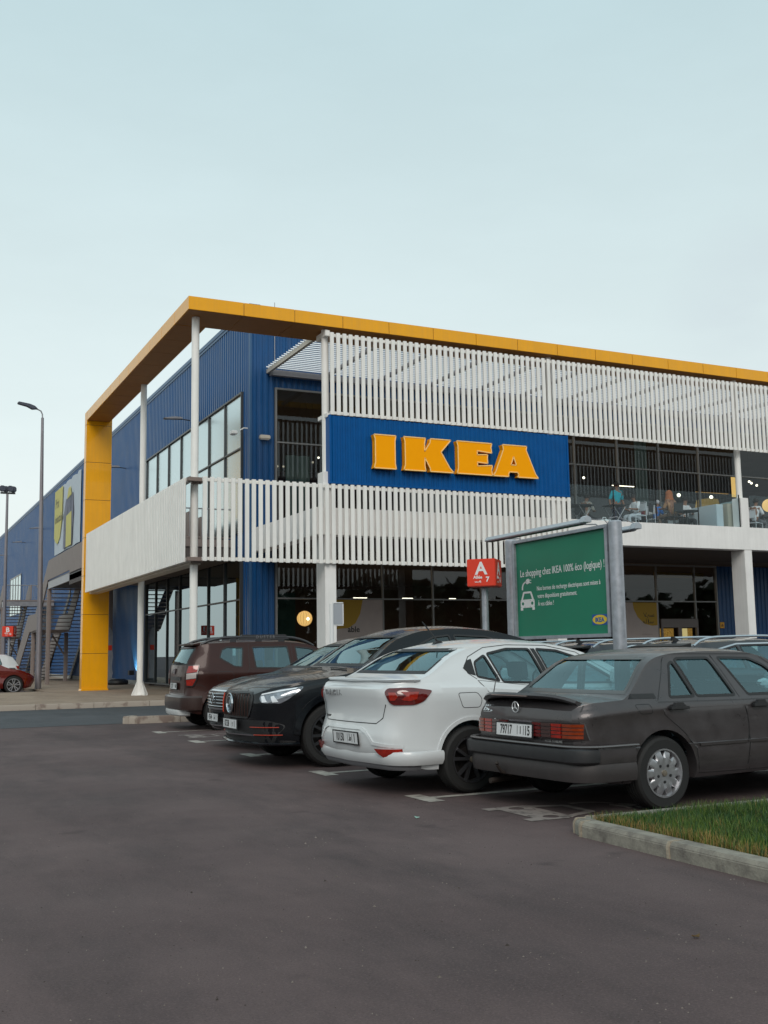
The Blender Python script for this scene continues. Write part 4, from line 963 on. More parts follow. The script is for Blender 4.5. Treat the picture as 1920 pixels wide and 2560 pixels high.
def diag(sk, root, name, poly, sg, off, m, rear=True, grid=.05, smooth=30, skirt=.012):
    """patch on the corner of the car seen at 45 degrees; poly for the right (-y) side"""
    fx = 1 if rear else -1
    if rear: D, P = ((1, -sg, 0), poly if sg < 0 else [(-u, v) for u, v in poly])
    else: D, P = ((-1, -sg, 0), poly if sg > 0 else [(-u, v) for u, v in poly])
    return sk.patch(P, D, off, grid, skirt).build(name, m, root, smooth=smooth)
def star_badge(root, loc, r, face, m=CHR, name='star_badge'):
    b = MB(); n = 28; x, y, z = loc
    b.tube([(x, y + r * math.cos(t), z + r * math.sin(t)) for t in [2 * math.pi * i / n for i in range(n + 1)]], r * .09, 6, False)
    for k in range(3):
        a = math.pi / 2 + k * 2 * math.pi / 3; b.prism([(-.13 * r, 0), (0, r), (.13 * r, 0), (0, -.12 * r)], lambda u, v, d, a=a: (x + face * d, y + u * math.cos(a - math.pi / 2) - v * math.sin(a - math.pi / 2), z + u * math.sin(a - math.pi / 2) + v * math.cos(a - math.pi / 2)), 0, .008)
    return b.build(name, m, root)
def disc_badge(root, loc, r, face, rim=CHR, fill=DARK):
    b = MB(); x, y, z = loc; n = 28
    f = MB().lathe([(0, face * .004), (r, face * .0)], loc, 'x', 24); o = f.build('badge', fill, root)
    MB().tube([(x + face * .004, y + r * math.cos(t), z + r * math.sin(t)) for t in [2 * math.pi * i / n for i in range(n + 1)]], r * .09, 6, False).build('badge_ring', rim, o); return o
def badge_text(root, sk, txt, size, y, z, face, m, bold=.002, xs=1.0, th=.003, xoff=0.0):
    D = (1, 0, 0) if face < 0 else (-1, 0, 0); h0 = sk.hit(D, y, z, 0); hz = sk.hit(D, y, z + .05, 0); sl = (hz.x - h0.x) / .05
    t = text_mb(txt, size, lambda u, v, d: (h0.x + sl * v + face * (.002 + d), y + (-u if face < 0 else u), z + v), th, bold, 'CENTER', xs)
    return t.build('badge_lettering', m, root, smooth=0)

# ---------------------------------------------------------------- dark grey old saloon (nearest)
PB = mat('paint_dark_grey', (0.068, 0.060, 0.062), 0.36, metal=.45, coat=.35, var=.10, scale=5, rvar=.12)
PBL = mat('paint_lower_grey', (0.040, 0.034, 0.034), 0.55, metal=.1, var=.15, scale=6)
SB = dict(x0=-.86, x1=3.42, hw=.84, wb=2.665, r=.31, rr=.205, tw=.20, arch=.365, style='disc', rim=ALU, inset=.125,
    top=[(-.86, .875), (-.80, .925), (-.55, .955), (-.40, .968), (-.36, .985), (.06, 1.295), (.16, 1.33), (.35, 1.36), (.8, 1.378), (1.25, 1.365), (1.48, 1.32), (2.02, .985), (2.1, .965), (2.7, .92), (3.2, .84), (3.42, .74)],
    belt=[(-.86, .85), (-.5, .895), (0, .915), (2, .905), (3.42, .72)], plan=[(-.86, .665), (-.80, .735), (-.65, .795), (-.35, .83), (.5, .84), (2.5, .84), (3.1, .81), (3.42, .66)],
    bot=[(-.86, .30), (-.45, .25), (3.42, .25)], bf=.955, lean=.50, crown=[(-.86, .02), (-.4, .03), (.1, .04), (.8, .045), (1.6, .04), (2.1, .03), (3.42, .03)],
    side=[(.04, .978), (.09, .990), (.13, .991), (.16, .984), (.35, .998), (.5, 1.0), (.545, .996), (.56, 1.008), (.8, 1.0), (.92, .985), (1, .955)],
    rshift=[(.25, .05), (.5, .01), (.62, .0), (.76, .0), (.86, .02), (1.0, .06)], fshift=[(.25, -.08), (.5, 0), (.8, -.06)], rl=.5, rb=.03,
    cabin=(-.30, 1.95), wall=.05, sidewin=[[(.13, .945), (.27, 1.22), (.33, 1.25), (.425, .945)], [(.46, .945), (.365, 1.255), (.40, 1.275), (.79, 1.275), (.93, .94)], [(1.10, .94), (.915, 1.275), (1.32, 1.262), (1.47, 1.20), (1.78, .94)]],
    ws=[(-.66, 1.0), (.66, 1.0), (.53, 1.31), (-.53, 1.31)], rw=[(-.69, .995), (.69, .995), (.545, 1.285), (-.545, 1.285)], mid=1.15, midr=.4, seatx=1.15, dash=.93, rwseal=mat('seal_grey', (0.10, 0.10, 0.10), .4, metal=.5),
    doors=[[(-.02, .905), (.03, .80), (.24, .64), (.37, .50), (.40, .29), (.98, .28), (1.02, .52), (1.02, .76), (.975, .895)], [(.99, .895), (1.035, .76), (1.035, .52), (.995, .28), (1.98, .28), (2.05, .6), (1.98, .89)]],
    handles=[(.17, .855), (1.19, .845)], handle_bump=True, lines=[[(-.02, .92), (.235, 1.285), (.33, 1.315), (1.42, 1.30), (1.6, 1.19), (1.95, .92)], [(.975, .92), (.835, 1.30)], [(-.66, .935), (-.72, .92), (-.80, .70), (-.80, .60)]],
    fuel=[(-.30, .895), (-.13, .895), (-.11, .815), (-.25, .815)], mirror=(1.70, .95), mirror_m=PLAS)
rootB, CB_, skB, bodyB = build_car('parked_car', 'old dark grey saloon with boot spoiler beside the grass island', 'car', (6.10, 8.20, 4.3), SB, PB)
# bumper with black insert
pth = ubend(-.90, -.36, .835, .22, -1, .015)
sweep(pth, [(-.03, .285), (.030, .285), (.042, .34), (.040, .40), (.03, .43), (-.03, .43)]).build('bumper', PBL, rootB)
sweep(ubend(-.90, -.36, .833, .22, -1, .015), [(-.03, .432), (.034, .432), (.040, .50), (.03, .562), (-.03, .562)]).build('bumper_side', PB, rootB)
pth = ubend(-.905, -.76, .82, .14, -1, .015)
sweep(pth, [(-.03, .432), (.034, .432), (.056, .45), (.062, .50), (.056, .545), (.03, .562), (-.03, .562)]).build('bumper_strip', PLAS, rootB)
sweep(ubend(-.905, -.34, .84, .22, -1, .015), [(.0, .565), (.05, .565), (.054, .572), (.046, .580), (.0, .580)]).build('trim_strip', mat('trim_grey', (0.16, 0.15, 0.15), .35, metal=.5), rootB)
for sg in (-1, 1):
    D = (0, -sg, 0)
    for a, c in ((-.50, -.37), (.40, .985), (1.0, 2.26)): skB.ribbon([(a, .530), (c, .530)], D, .02, .012, False, .06, .012).build('trim_strip', PBL, rootB)
    # ribbed tail lamp: red / clear / amber blocks over a dark housing
    bk = [(-.165, .645 - .03), (-.165, .755), (-.70, .765), (-.735, .755), (-.76, .62), (-.60, .61)]
    q = [(y * -sg, z) for y, z in bk]; h = skB.patch(q, (1, 0, 0), .012, .05, .02).build('tail_lamp', mat('lamp_housing', (0.018, 0.012, 0.012), .3, coat=.6), rootB)
    for (y0_, y1_, m_) in ((.185, .29, TLD), (.30, .42, mat('lamp_smoke', (0.06, 0.03, 0.028), .2, coat=.8)), (.43, .545, TLR), (.565, .735, TLA)):
        for k in range(4): z0 = .632 + k * .031; skB.patch([(-sg * -y0_ * -1 if False else sg * y0_, z0), (sg * y1_, z0), (sg * y1_, z0 + .024), (sg * y0_, z0 + .024)], (1, 0, 0), .026, .05, .014).build('lens', m_, h)
    skB.patch([(-.34, .955 - .012), (-.33, .985), (-.04, .982), (-.03, .952 - .012)], D, .003, .05).build('vent', RUB, rootB)
plate(rootB, (-.915, .06, .672), -1, ('79717', 'alif', '15'), .06)
MB().box((-.89, -.28, .60), (-.87, .36, .735)).build('plate_recess', PLAS, rootB)
for sg in (-1,): pass
skB.patch([(-.30, .745), (.40, .745), (.40, .757), (-.30, .757)], (1, 0, 0), .012, .1).build('boot_trim', CHR, rootB)
h = skB.hit((1, 0, 0), .04, .865, 0); star_badge(rootB, (h.x - .020, .08, .868), .046, -1, mat('badge_silver', (0.75, 0.78, 0.8), .3, metal=.5))
MB().lathe([(0, -.012), (.014, -.010), (.016, 0)], (h.x - .002, .045, .795), 'x', 12).build('boot_lock', CHR, rootB)
badge_text(rootB, skB, '190 D', .066, .53, .822, -1, mat('badge_silver', (0.75, 0.78, 0.8), .3, metal=.5), .0025, 1.0)
bl = skB.hit((1, 0, 0), .53, .812, .004); MB().box((bl.x, .46, .808), (bl.x + .004, .60, .813)).build('badge_lettering', CHR, rootB)
badge_text(rootB, skB, 'MASTER  STARLINE', .030, -.42, .590, -1, mat('sticker_grey', (0.22, 0.22, 0.22), .6), .0005, 1.0)
# boot spoiler
sp = MB(); N = 14; pr = []
for i in range(N + 1):
    t = -1 + 2 * i / N; y = .03 + t * .665; dz = -.055 * abs(t) ** 5; dx = .10 * abs(t) ** 4
    sp.v += [(-.62 + dx * .6, y, .955 + dz), (-.80 + dx, y, .965 + dz), (-.885 + dx, y, .985 + dz + .01), (-.90 + dx, y, .975 + dz), (-.86 + dx, y, .945 + dz), (-.64 + dx * .6, y, .935 + dz)]
for i in range(N):
    for j in range(6): j2 = (j + 1) % 6; sp.f.append((i * 6 + j, i * 6 + j2, (i + 1) * 6 + j2, (i + 1) * 6 + j))
sp.f += [tuple(range(6)), tuple(N * 6 + j for j in range(6))]; spo = sp.build('boot_spoiler', PB, rootB)
MB().box((-.903, -.10, .965), (-.885, .42, .972)).build('brake_light', mat('brake_strip', (0.30, 0.24, 0.22), .3), spo)
skB.ribbon([(-.72, .60), (-.70, .80), (-.69, .90)], (1, 0, 0), .008, .002, False, .04).build('panel_gap', RUB, rootB); skB.ribbon([(.72, .60), (.70, .80), (.69, .90)], (1, 0, 0), .008, .002, False, .04).build('panel_gap', RUB, rootB)
MB().tube([(-.66, .73, .94), (-.60, .76, 1.10), (-.50, .79, 1.22)], [.006, .004, .002], 6).build('antenna', DARK, rootB)
MB().tube([(-.86, .20, .27), (-.97, .20, .30), (-1.02, .20, .36)], .014, 8).lathe([(0, -.02), (.022, 0), (0, .022)], (-1.02, .20, .375), 'z', 12).build('tow_hitch', mat('rusty_steel', (0.035, 0.026, 0.022), .7, metal=.3, var=.3), rootB)
MB().tube([(-.94, .42, .20), (-.6, .42, .22)], .025, 8).build('exhaust', mat('rusty_steel', (0.035, 0.026, 0.022), .7, metal=.3, var=.3), rootB)
# white cloths lying on the dashboard / rear shelf
c_ = MB(); 
for k, (x, y, z, r_) in enumerate(((1.9, -.35, .99, .09), (2.0, -.2, 1.0, .08), (1.8, -.45, .97, .06), (.1, -.35, .96, .06))): c_.lathe([(0, r_ * .7), (r_ * .7, r_ * .45), (r_, 0), (r_ * .8, -r_ * .3), (0, -r_ * .3)], (x, y, z), 'z', 9)
c_.build('white_cloth', SIGNW, rootB, smooth=60)

# ---------------------------------------------------------------- white saloon
PW = mat('paint_white', (0.62, 0.64, 0.65), 0.30, coat=.6, var=.02)
DRIM = mat('wheel_cover_dark', (0.05, 0.052, 0.056), 0.38, metal=.6)
SW = dict(x0=-.86, x1=3.50, hw=.905, wb=2.65, r=.322, rr=.222, tw=.20, arch=.375, style='twin5', rim=mat('wheel_grey', (0.13, 0.13, 0.14), .35, metal=.8), inset=.13,
    top=[(-.86, 1.045), (-.80, 1.095), (-.62, 1.115), (-.53, 1.135), (-.46, 1.16), (-.08, 1.375), (.08, 1.43), (.35, 1.475), (.75, 1.495), (1.15, 1.475), (1.5, 1.41), (2.2, 1.09), (2.35, 1.03), (3.1, .95), (3.42, .80), (3.5, .72)],
    belt=[(-.86, 1.0), (-.5, 1.06), (0, 1.055), (.6, 1.01), (2.0, .95), (3.5, .70)], plan=[(-.86, .66), (-.80, .755), (-.62, .84), (-.35, .888), (.2, .905), (2.6, .90), (3.2, .85), (3.5, .65)],
    bot=[(-.86, .33), (-.45, .25), (3.5, .24)], bf=.945, lean=.50, crown=[(-.86, .03), (-.4, .035), (.1, .045), (.8, .05), (1.6, .045), (2.1, .03), (3.5, .03)],
    side=[(.05, .985), (.12, 1.0), (.22, .996), (.4, .975), (.6, .972), (.75, .985), (.88, .99), (1, .95)],
    rshift=[(.25, .10), (.36, .03), (.46, -.02), (.60, -.01), (.64, .035), (.80, .035), (.90, .015), (1.0, .0), (1.08, .01), (1.3, .1)], fshift=[(.25, -.06), (.5, 0), (.8, -.08)], rl=.45, rb=.07,
    cabin=(-.36, 2.12), wall=.055, sidewin=[[(.12, 1.115), (.135, 1.255), (.285, 1.325), (.385, 1.065)], [(.425, 1.055), (.325, 1.338), (.6, 1.385), (.89, 1.38), (.99, 1.03)], [(1.075, 1.03), (.985, 1.38), (1.25, 1.36), (1.5, 1.285), (1.98, 1.01)]],
    ws=[(-.70, 1.12), (.70, 1.12), (.58, 1.41), (-.58, 1.41)], rw=[(-.69, 1.165), (.69, 1.165), (.61, 1.385), (-.61, 1.385)], mid=1.2, midr=.35, seatx=1.15, dash=.99,
    doors=[[(.12, 1.075), (.20, .97), (.30, .80), (.40, .62), (.43, .29), (1.02, .28), (1.035, .98)], [(1.05, .975), (1.04, .28), (2.05, .28), (2.14, .6), (2.02, .945)]],
    handles=[(.62, .90), (1.5, .885)], handle_m=PW, lines=[[(.11, 1.09), (.02, 1.15), (.0, 1.22), (.08, 1.31), (.30, 1.40), (.6, 1.425), (1.1, 1.415), (1.5, 1.34), (2.1, 1.0)]],
    fuel=[(-.16, .965), (.06, .965), (.12, .90), (.10, .82), (-.10, .82)], mirror=(1.78, 1.03))
rootW, CW_, skW, bodyW = build_car('parked_car', 'white saloon with dark five-spoke wheels between grey saloon and black coupe', 'car', (5.28, 10.10, 4.0), SW, PW)
for sg in (-1, 1):
    D = (0, -sg, 0)
    skW.patch([(-.02, 1.20), (.05, 1.275), (.105, 1.29), (.105, 1.125), (.03, 1.145)], D, .004, .05).build('pillar_cover', RUB, rootW)
    skW.patch([(1.005, 1.02), (.91, 1.385), (.965, 1.385), (1.06, 1.02)], D, .004, .05).build('pillar_cover', RUB, rootW)
    h = diag(skW, rootW, 'tail_lamp', rounded([(.135, .99), (.10, 1.025), (-.13, 1.03), (-.315, 1.0), (-.245, .90), (-.16, .865), (.04, .865), (.085, .89)], .03), sg, .014, TLD)
    diag(skW, h, 'lens', [(.09, .985), (.02, .985), (-.01, .945), (.02, .91), (.07, .905)], sg, .022, TLR); diag(skW, h, 'lens', [(-.04, .99), (-.20, .99), (-.18, .92), (-.12, .90), (-.04, .915), (-.09, .95)], sg, .022, TLR)
    rf = [(y * -sg, z) for y, z in [(-.58, .455), (-.79, .455), (-.79, .365), (-.66, .375)]]; skW.patch(rf, (1, 0, 0), .045, .05, .05).build('reflector', TLR, rootW)
    # wheel arch lip
    n = 20; lip = [( .395 * math.cos(t), .322 + .395 * math.sin(t)) for t in [.15 + (math.pi - .3) * i / n for i in range(n + 1)]]
    skW.ribbon(lip, D, .035, .012, False, .06, .012).build('arch_lip', PW, rootW); skW.ribbon([(x + 2.65, z) for x, z in lip], D, .035, .012, False, .06, .012).build('arch_lip', PW, rootW)
plate(rootW, (skW.hit((1, 0, 0), -.05, .535, .004).x, -.05, .535), -1, ('10150', 'ta', '1'), -.10)
# boot lid and bumper creases
skW.ribbon([(-.80, .475), (-.70, .485), (-.52, .50), (-.40, .60), (-.30, .635), (.42, .635), (.52, .60), (.60, .50)], (1, 0, 0), .030, .012, False, .04, .02).build('bumper_crease', PW, rootW)
skW.ribbon([(.62, .99), (.60, .74), (.52, .685), (-.52, .685), (-.60, .74), (-.66, .87)], (1, 0, 0), .009, .0015, False, .04).build('panel_gap', RUB, rootW)
sweep(ubend(-.865, -.34, .895, .30, -1, .05), [(-.02, .43), (.006, .425), (.016, .40), (.012, .345), (-.02, .30)]).build('lower_bumper', PW, rootW)
sweep(ubend(-.835, -.56, .84, .27, -1, .05), [(-.02, .32), (.008, .335), (-.002, .27), (-.02, .25)]).build('diffuser', mat('diffuser_grey', (0.14, 0.14, 0.15), .6), rootW)
b = MB()
sweep(ubend(-.785, -.60, .80, .25, -1, .05), [(-.03, 1.075), (.012, 1.085), (.030, 1.102), (.012, 1.113), (-.03, 1.112)]).build('boot_lip', PW, rootW)
badge_text(rootW, skW, 'D A C I A', .070, .28, .945, -1, mat('badge_white', (0.28, 0.29, 0.30), .3, metal=.3), .004, 1.25, .010)
badge_text(rootW, skW, 'LOGAN', .030, .50, .715, -1, DARK, .001)
p = skW.hit((0, 0, -1), .12, 0, 0); an = MB().prism([(-.10, 0), (.07, 0), (-.02, .045), (-.05, .05)], lambda u, v, d: (.22 + u, d, p.z - .005 + v), -.028, .028); an.tube([(.19, 0, p.z + .03), (.0, 0, p.z + .24)], [.010, .006], 6); an.build('antenna', RUB, rootW)

# ---------------------------------------------------------------- black coupe SUV, front towards us
PG = mat('paint_black', (0.004, 0.005, 0.007), 0.25, metal=.0, coat=.35, rvar=.05, scale=4, spec=.25)
GR = mat('red_stripe_and_reflection', (0.45, 0.035, 0.01), 0.4)
LED = mat('lamp_daylight_strip', (0.72, 0.76, 0.80), .2, coat=.8)
def suv_side(lo=.975): return [(.04, .985), (.10, .998), (.3, .990), (.5, .985), (.72, 1.0), (.86, 1.0), (1, lo)]
SG = dict(x0=-1.1, x1=3.80, hw=1.0, wb=2.935, r=.385, rr=.275, tw=.30, arch=.45, style='multi', rim=DRIM, inset=.165, steer=R(-9),
    top=[(-1.1, 1.0), (-1.0, 1.12), (-.85, 1.17), (-.3, 1.44), (.2, 1.62), (.6, 1.69), (1.0, 1.715), (1.5, 1.69), (1.9, 1.59), (2.55, 1.19), (2.72, 1.145), (3.2, 1.095), (3.55, 1.035), (3.72, .985), (3.80, .935)],
    belt=[(-1.1, .97), (-.5, 1.12), (.5, 1.11), (2.2, 1.07), (2.75, 1.06), (3.4, .98), (3.80, .82)], plan=[(-1.1, .78), (-.9, .92), (-.4, 1.0), (2.95, 1.0), (3.3, .965), (3.6, .86), (3.74, .74), (3.80, .62)],
    bot=[(-1.1, .35), (-.5, .27), (3.4, .27), (3.8, .30)], bf=.945, lean=.46, crown=[(-1.1, .03), (.5, .05), (1.6, .05), (2.6, .03), (3.2, .05), (3.8, .05)], side=suv_side(),
    rshift=[(.25, .1), (.6, 0), (1.1, .05)], fshift=[(.2, -.12), (.30, -.03), (.45, .0), (.7, .02), (.88, .01), (1.0, -.04)], rl=.5, fl=.5, rb=.06, fb=.09,
    cabin=(-.75, 2.5), wall=.06, floor=.50, sidewin=[[(2.05, 1.14), (1.78, 1.40), (1.40, 1.555), (1.16, 1.58), (1.12, 1.16)], [(1.05, 1.16), (1.09, 1.58), (.6, 1.555), (.1, 1.42), (-.28, 1.24), (-.2, 1.18)]],
    ws=[(-.76, 1.215), (.76, 1.215), (.64, 1.575), (-.64, 1.575)], mid=1.5, midr=0, seatx=1.25, dash=1.12,
    doors=[[(.15, 1.10), (.20, .95), (.36, .80), (.48, .60), (.50, .36), (1.08, .34), (1.09, 1.10)], [(1.11, 1.10), (1.10, .34), (2.2, .34), (2.35, .7), (2.25, 1.06)]],
    handles=[(.45, 1.0), (1.35, .985)], handle_m=PG, mirror=(2.0, 1.15), glass=glass('car_glass_tinted', (0.16, 0.19, 0.20), .03, (.9, 1, 1)))
rootG, CG_, skG, bodyG = build_car('parked_car', 'black coupe SUV with round star grille and red pinstripes facing the camera', 'car', (5.12 + 2.935, 13.15 + .05, 181), SG, PG)
def flare(sk, root, S, m, wd=.06, off=.03, dr=.035, wx=None, a0=.05, a1=.05):
    for sg in (-1, 1):
        for w0 in (0, S['wb']):
            n = 24; rr_ = S['arch'] + dr; lip = [(w0 + rr_ * math.cos(t), S['r'] + rr_ * math.sin(t)) for t in [a0 + (math.pi - a0 - a1) * i / n for i in range(n + 1)]]
            sk.ribbon(lip, (0, -sg, 0), wd, off, False, .06, off + .01).build('arch_lip', m, root)
flare(skG, rootG, SG, PG, .075, .022)
fx = lambda y, z, off=0: skG.hit((-1, 0, 0), y, z, off)
gp = rounded([(-.47, .60), (.47, .60), (.56, .80), (.50, .905), (-.50, .905), (-.56, .80)], .06)
gr = skG.patch(gp, (-1, 0, 0), .004, .06).build('grille', mat('grille_black', (0.008, 0.007, 0.007), .35), rootG)
skG.ribbon(gp, (-1, 0, 0), .02, .012, True, .05).build('grille_frame', PLAS, gr)
v = MB()
for i in range(-7, 8):
    y = i * .067; 
    if abs(y) < .10: zz = ((.615, .66), (.87, .89))
    else: zz = ((.615, .89),)
    for z0, z1 in zz:
        v.tube([fx(y, z0 + (z1 - z0) * q / 7, .016) for q in range(8)], .006, 5)
v.build('grille_bar', mat('bar_smoked', (0.05, 0.022, 0.018), .35, metal=.4), gr)
v = MB()
for y in (-.47, -.435, -.40): v.tube([fx(y, .64 + .24 * q / 7, .020) for q in range(8)], .005, 5)
v.build('grille_bar', GR, gr)  # red on these end bars is a reflection put into their colour
h = fx(0, .765, .03); disc_badge(rootG, (h.x, 0, .765), .118, 1, CHR, mat('badge_glass', (0.02, 0.03, 0.04), .1, coat=1)); star_badge(rootG, (h.x + .006, 0, .765), .085, 1)
lw = skG.patch(rounded([(-.80, .30), (.80, .30), (.90, .52), (.78, .575), (-.78, .575), (-.90, .52)], .05), (-1, 0, 0), .003, .07).build('lower_intake', RUB, rootG)
sweep(ubend(3.80 + .0, 3.42, .93, .42, 1, .10), [(-.03, .275), (.035, .28), (.05, .30), (.03, .315), (-.03, .315)]).build('splitter', PG, rootG)
for sg in (-1, 1):
    for z, a, c in ((.49, .50, .86), (.40, .56, .88)):
        d = MB(); P_ = [fx(sg * (a + (c - a) * i / 8), z + .005 * i / 8, .016) for i in range(9)]; d.tube(P_, .005, 6); d.build('pinstripe', GR, rootG)
    hp = rounded([(2.215, .835), (2.20, .88), (1.95, .945), (1.68, .975), (1.70, .935), (1.84, .825), (1.93, .775), (2.17, .785)], .03)
    hl = diag(skG, rootG, 'headlamp', hp, sg, .006, HLG, False, .04)
    for (u0, u1) in ((2.12, 2.16), (1.98, 2.02)): diag(skG, hl, 'daylight_strip', [(u0 + .03, .87), (u1 + .03, .86), (u1 - .0, .79), (u0 - .03, .795)], sg, .014, LED, False, .05)
    diag(skG, hl, 'daylight_strip', [(2.19, .875), (2.18, .892), (1.95, .936), (1.74, .965), (1.76, .948), (1.95, .918)], sg, .012, LED, False, .05)
sweep(ubend(3.80, 3.70, .60, .16, 1, .10), [(.0, .385), (.042, .385), (.046, .40), (.0, .405)]).build('chrome_blade', CHR, rootG)
pb_ = fx(0, .52, .03); plate(rootG, (pb_.x, 0, .515), 1, ('87338', 'waw', '1'), 0)
for sg in (-1, 1): MB().tube([skG.hit((0, 0, -1), 2.62, sg * (.15 + .07 * i), .012) for i in range(8)], .008, 6).build('wiper', RUB, rootG)

# ---------------------------------------------------------------- black SUV behind it (chrome barred grille)
S3 = dict(SG); S3.update(x1=3.62, x0=-1.0, hw=.94, wb=2.80, r=.36, rr=.25, arch=.42, tw=.24, inset=.14, steer=0, style='twin5',
    top=[(-1.0, 1.1), (-.9, 1.2), (-.6, 1.45), (-.2, 1.58), (.5, 1.63), (1.0, 1.64), (1.4, 1.60), (1.75, 1.50), (2.4, 1.15), (2.55, 1.10), (3.1, 1.04), (3.4, .97), (3.55, .90), (3.62, .83)],
    belt=[(-1.0, 1.0), (-.5, 1.05), (2.2, 1.0), (2.6, 1.0), (3.3, .93), (3.62, .80)], plan=[(-1.0, .75), (-.8, .88), (-.3, .94), (2.8, .94), (3.15, .90), (3.45, .79), (3.57, .70), (3.62, .60)], bot=[(-1.0, .35), (-.5, .25), (3.3, .25), (3.62, .28)],
    cabin=(-.65, 2.33), sidewin=[[(1.95, 1.07), (1.65, 1.33), (1.35, 1.46), (1.1, 1.49), (1.06, 1.08)], [(1.0, 1.08), (1.03, 1.49), (.4, 1.50), (.15, 1.09)], [(.08, 1.09), (.3, 1.49), (-.2, 1.45), (-.5, 1.20), (-.4, 1.12)]],
    ws=[(-.72, 1.165), (.72, 1.165), (.60, 1.49), (-.60, 1.49)], mid=1.3, seatx=1.2, dash=1.06,
    doors=[[(.15, 1.04), (.20, .90), (.36, .75), (.46, .55), (.48, .34), (1.03, .32), (1.04, 1.04)], [(1.06, 1.04), (1.05, .32), (2.1, .32), (2.2, .65), (2.1, 1.0)]], handles=[(.45, .94), (1.35, .93)], mirror=(1.9, 1.08), glass=GLC)
root3, C3_, sk3, body3 = build_car('parked_car', 'black SUV with chrome barred grille squeezed between brown SUV and black coupe', 'car', (4.66 + 3.72, 15.62, 180), S3, PG)
f3 = lambda y, z, off=0: sk3.hit((-1, 0, 0), y, z, off)
gp = rounded([(-.50, .58), (.50, .58), (.53, .76), (.47, .84), (-.47, .84), (-.53, .76)], .05)
g3 = sk3.patch(gp, (-1, 0, 0), .004, .06).build('grille', mat('grille_black', (0.008, 0.007, 0.007), .35), root3); sk3.ribbon(gp, (-1, 0, 0), .018, .014, True, .05).build('grille_frame', CHR, g3)
v = MB()
for k in range(5):
    z = .62 + k * .045; v.tube([f3(-.49 + .98 * i / 10, z, .016) for i in range(11)], .006, 6)
v.build('grille_bar', CHR, g3)
h = f3(0, .73, .02); star_badge(root3, (h.x + .01, 0, .73), .08, 1)
h = f3(0, .43, .03); plate(root3, (h.x, 0, .455), 1, ('47544', 'ta', '1'), 0, .52)
sk3.patch(rounded([(-.72, .30), (.72, .30), (.78, .46), (-.78, .46)], .05), (-1, 0, 0), .003, .07).build('lower_intake', RUB, root3)
sweep(ubend(3.62, 3.55, .55, .14, 1, .10), [(.0, .335), (.042, .335), (.046, .352), (.0, .357)]).build('chrome_blade', CHR, root3)
for sg in (-1, 1):
    diag(sk3, root3, 'headlamp', rounded([(2.10, .80), (2.09, .86), (1.75, .92), (1.74, .85), (1.85, .78)], .03), sg, .006, HLG, False, .04)
flare(sk3, root3, S3, PG, .06, .015)

# ---------------------------------------------------------------- brown SUV
PD = mat('paint_brown', (0.036, 0.012, 0.0095), 0.34, metal=.1, coat=.22, spec=.25, var=.08, scale=5)
SD = dict(x0=-.68, x1=3.50, hw=.91, wb=2.673, r=.345, rr=.215, tw=.22, arch=.405, style='petal', rim=ALU, inset=.13,
    top=[(-.68, 1.535), (-.6, 1.575), (-.45, 1.60), (0, 1.63), (.8, 1.645), (1.5, 1.62), (1.8, 1.555), (2.42, 1.17), (2.6, 1.09), (3.1, 1.04), (3.4, .95), (3.5, .88)],
    belt=[(-.80, 1.10), (0, 1.09), (2.0, 1.06), (2.6, 1.02), (3.5, .84)], plan=[(-.68, .72), (-.63, .79), (-.5, .85), (-.25, .90), (.4, .91), (2.6, .91), (3.2, .86), (3.5, .66)],
    bot=[(-.80, .40), (-.45, .30), (3.2, .30), (3.5, .36)], bf=.95, lean=.36, crown=[(-.8, .03), (0, .045), (1.6, .05), (2.6, .03), (3.5, .03)],
    side=[(.05, .985), (.12, .995), (.22, .98), (.4, .97), (.6, .985), (.75, 1.01), (.88, 1.0), (1, .96)],
    rshift=[(.35, .05), (.5, -.04), (.60, -.02), (.64, .03), (1.05, .045), (1.2, .06), (1.5, .20), (1.6, .24)], fshift=[(.3, -.1), (.5, 0), (.9, -.05)], rl=.6, rb=.06,
    cabin=(-.60, 2.35), wall=.055, floor=.48, sidewin=[[(-.05, 1.31), (.01, 1.46), (.10, 1.505), (.41, 1.495), (.36, 1.14), (.22, 1.15)], [(.59, 1.50), (.63, 1.12), (1.33, 1.10), (1.28, 1.51)], [(1.44, 1.50), (1.46, 1.10), (2.17, 1.09), (1.97, 1.33), (1.76, 1.46)]],
    ws=[(-.72, 1.19), (.72, 1.19), (.62, 1.53), (-.62, 1.53)], rw=[(-.64, 1.20), (.64, 1.20), (.575, 1.50), (-.575, 1.50)], mid=1.35, midr=-.35, seatx=1.25, dash=1.06,
    doors=[[(.50, 1.10), (.42, .98), (.46, .62), (.47, .36), (1.38, .36), (1.39, 1.07)], [(1.40, 1.07), (1.39, .36), (2.15, .36), (2.28, .7), (2.25, 1.05)]],
    handles=[(.62, .99), (1.55, .97)], handle_m=PD, lines=[[(.50, 1.11), (.52, 1.56), (1.36, 1.57), (1.75, 1.53), (2.2, 1.10)], [(1.36, 1.08), (1.36, 1.57)], [(-.60, .82), (-.42, .83), (-.33, .78)]],
    fuel=[(-.12, 1.06), (.16, 1.06), (.20, .98), (.18, .90), (-.10, .90)], mirror=(2.0, 1.12), mirror_m=PLAS)
rootD, CD_, skD, bodyD = build_car('parked_car', 'dark brown SUV with roof rails and white rear skid plate at row end', 'car', (5.92, 20.05, -2), SD, PD)
rails = []
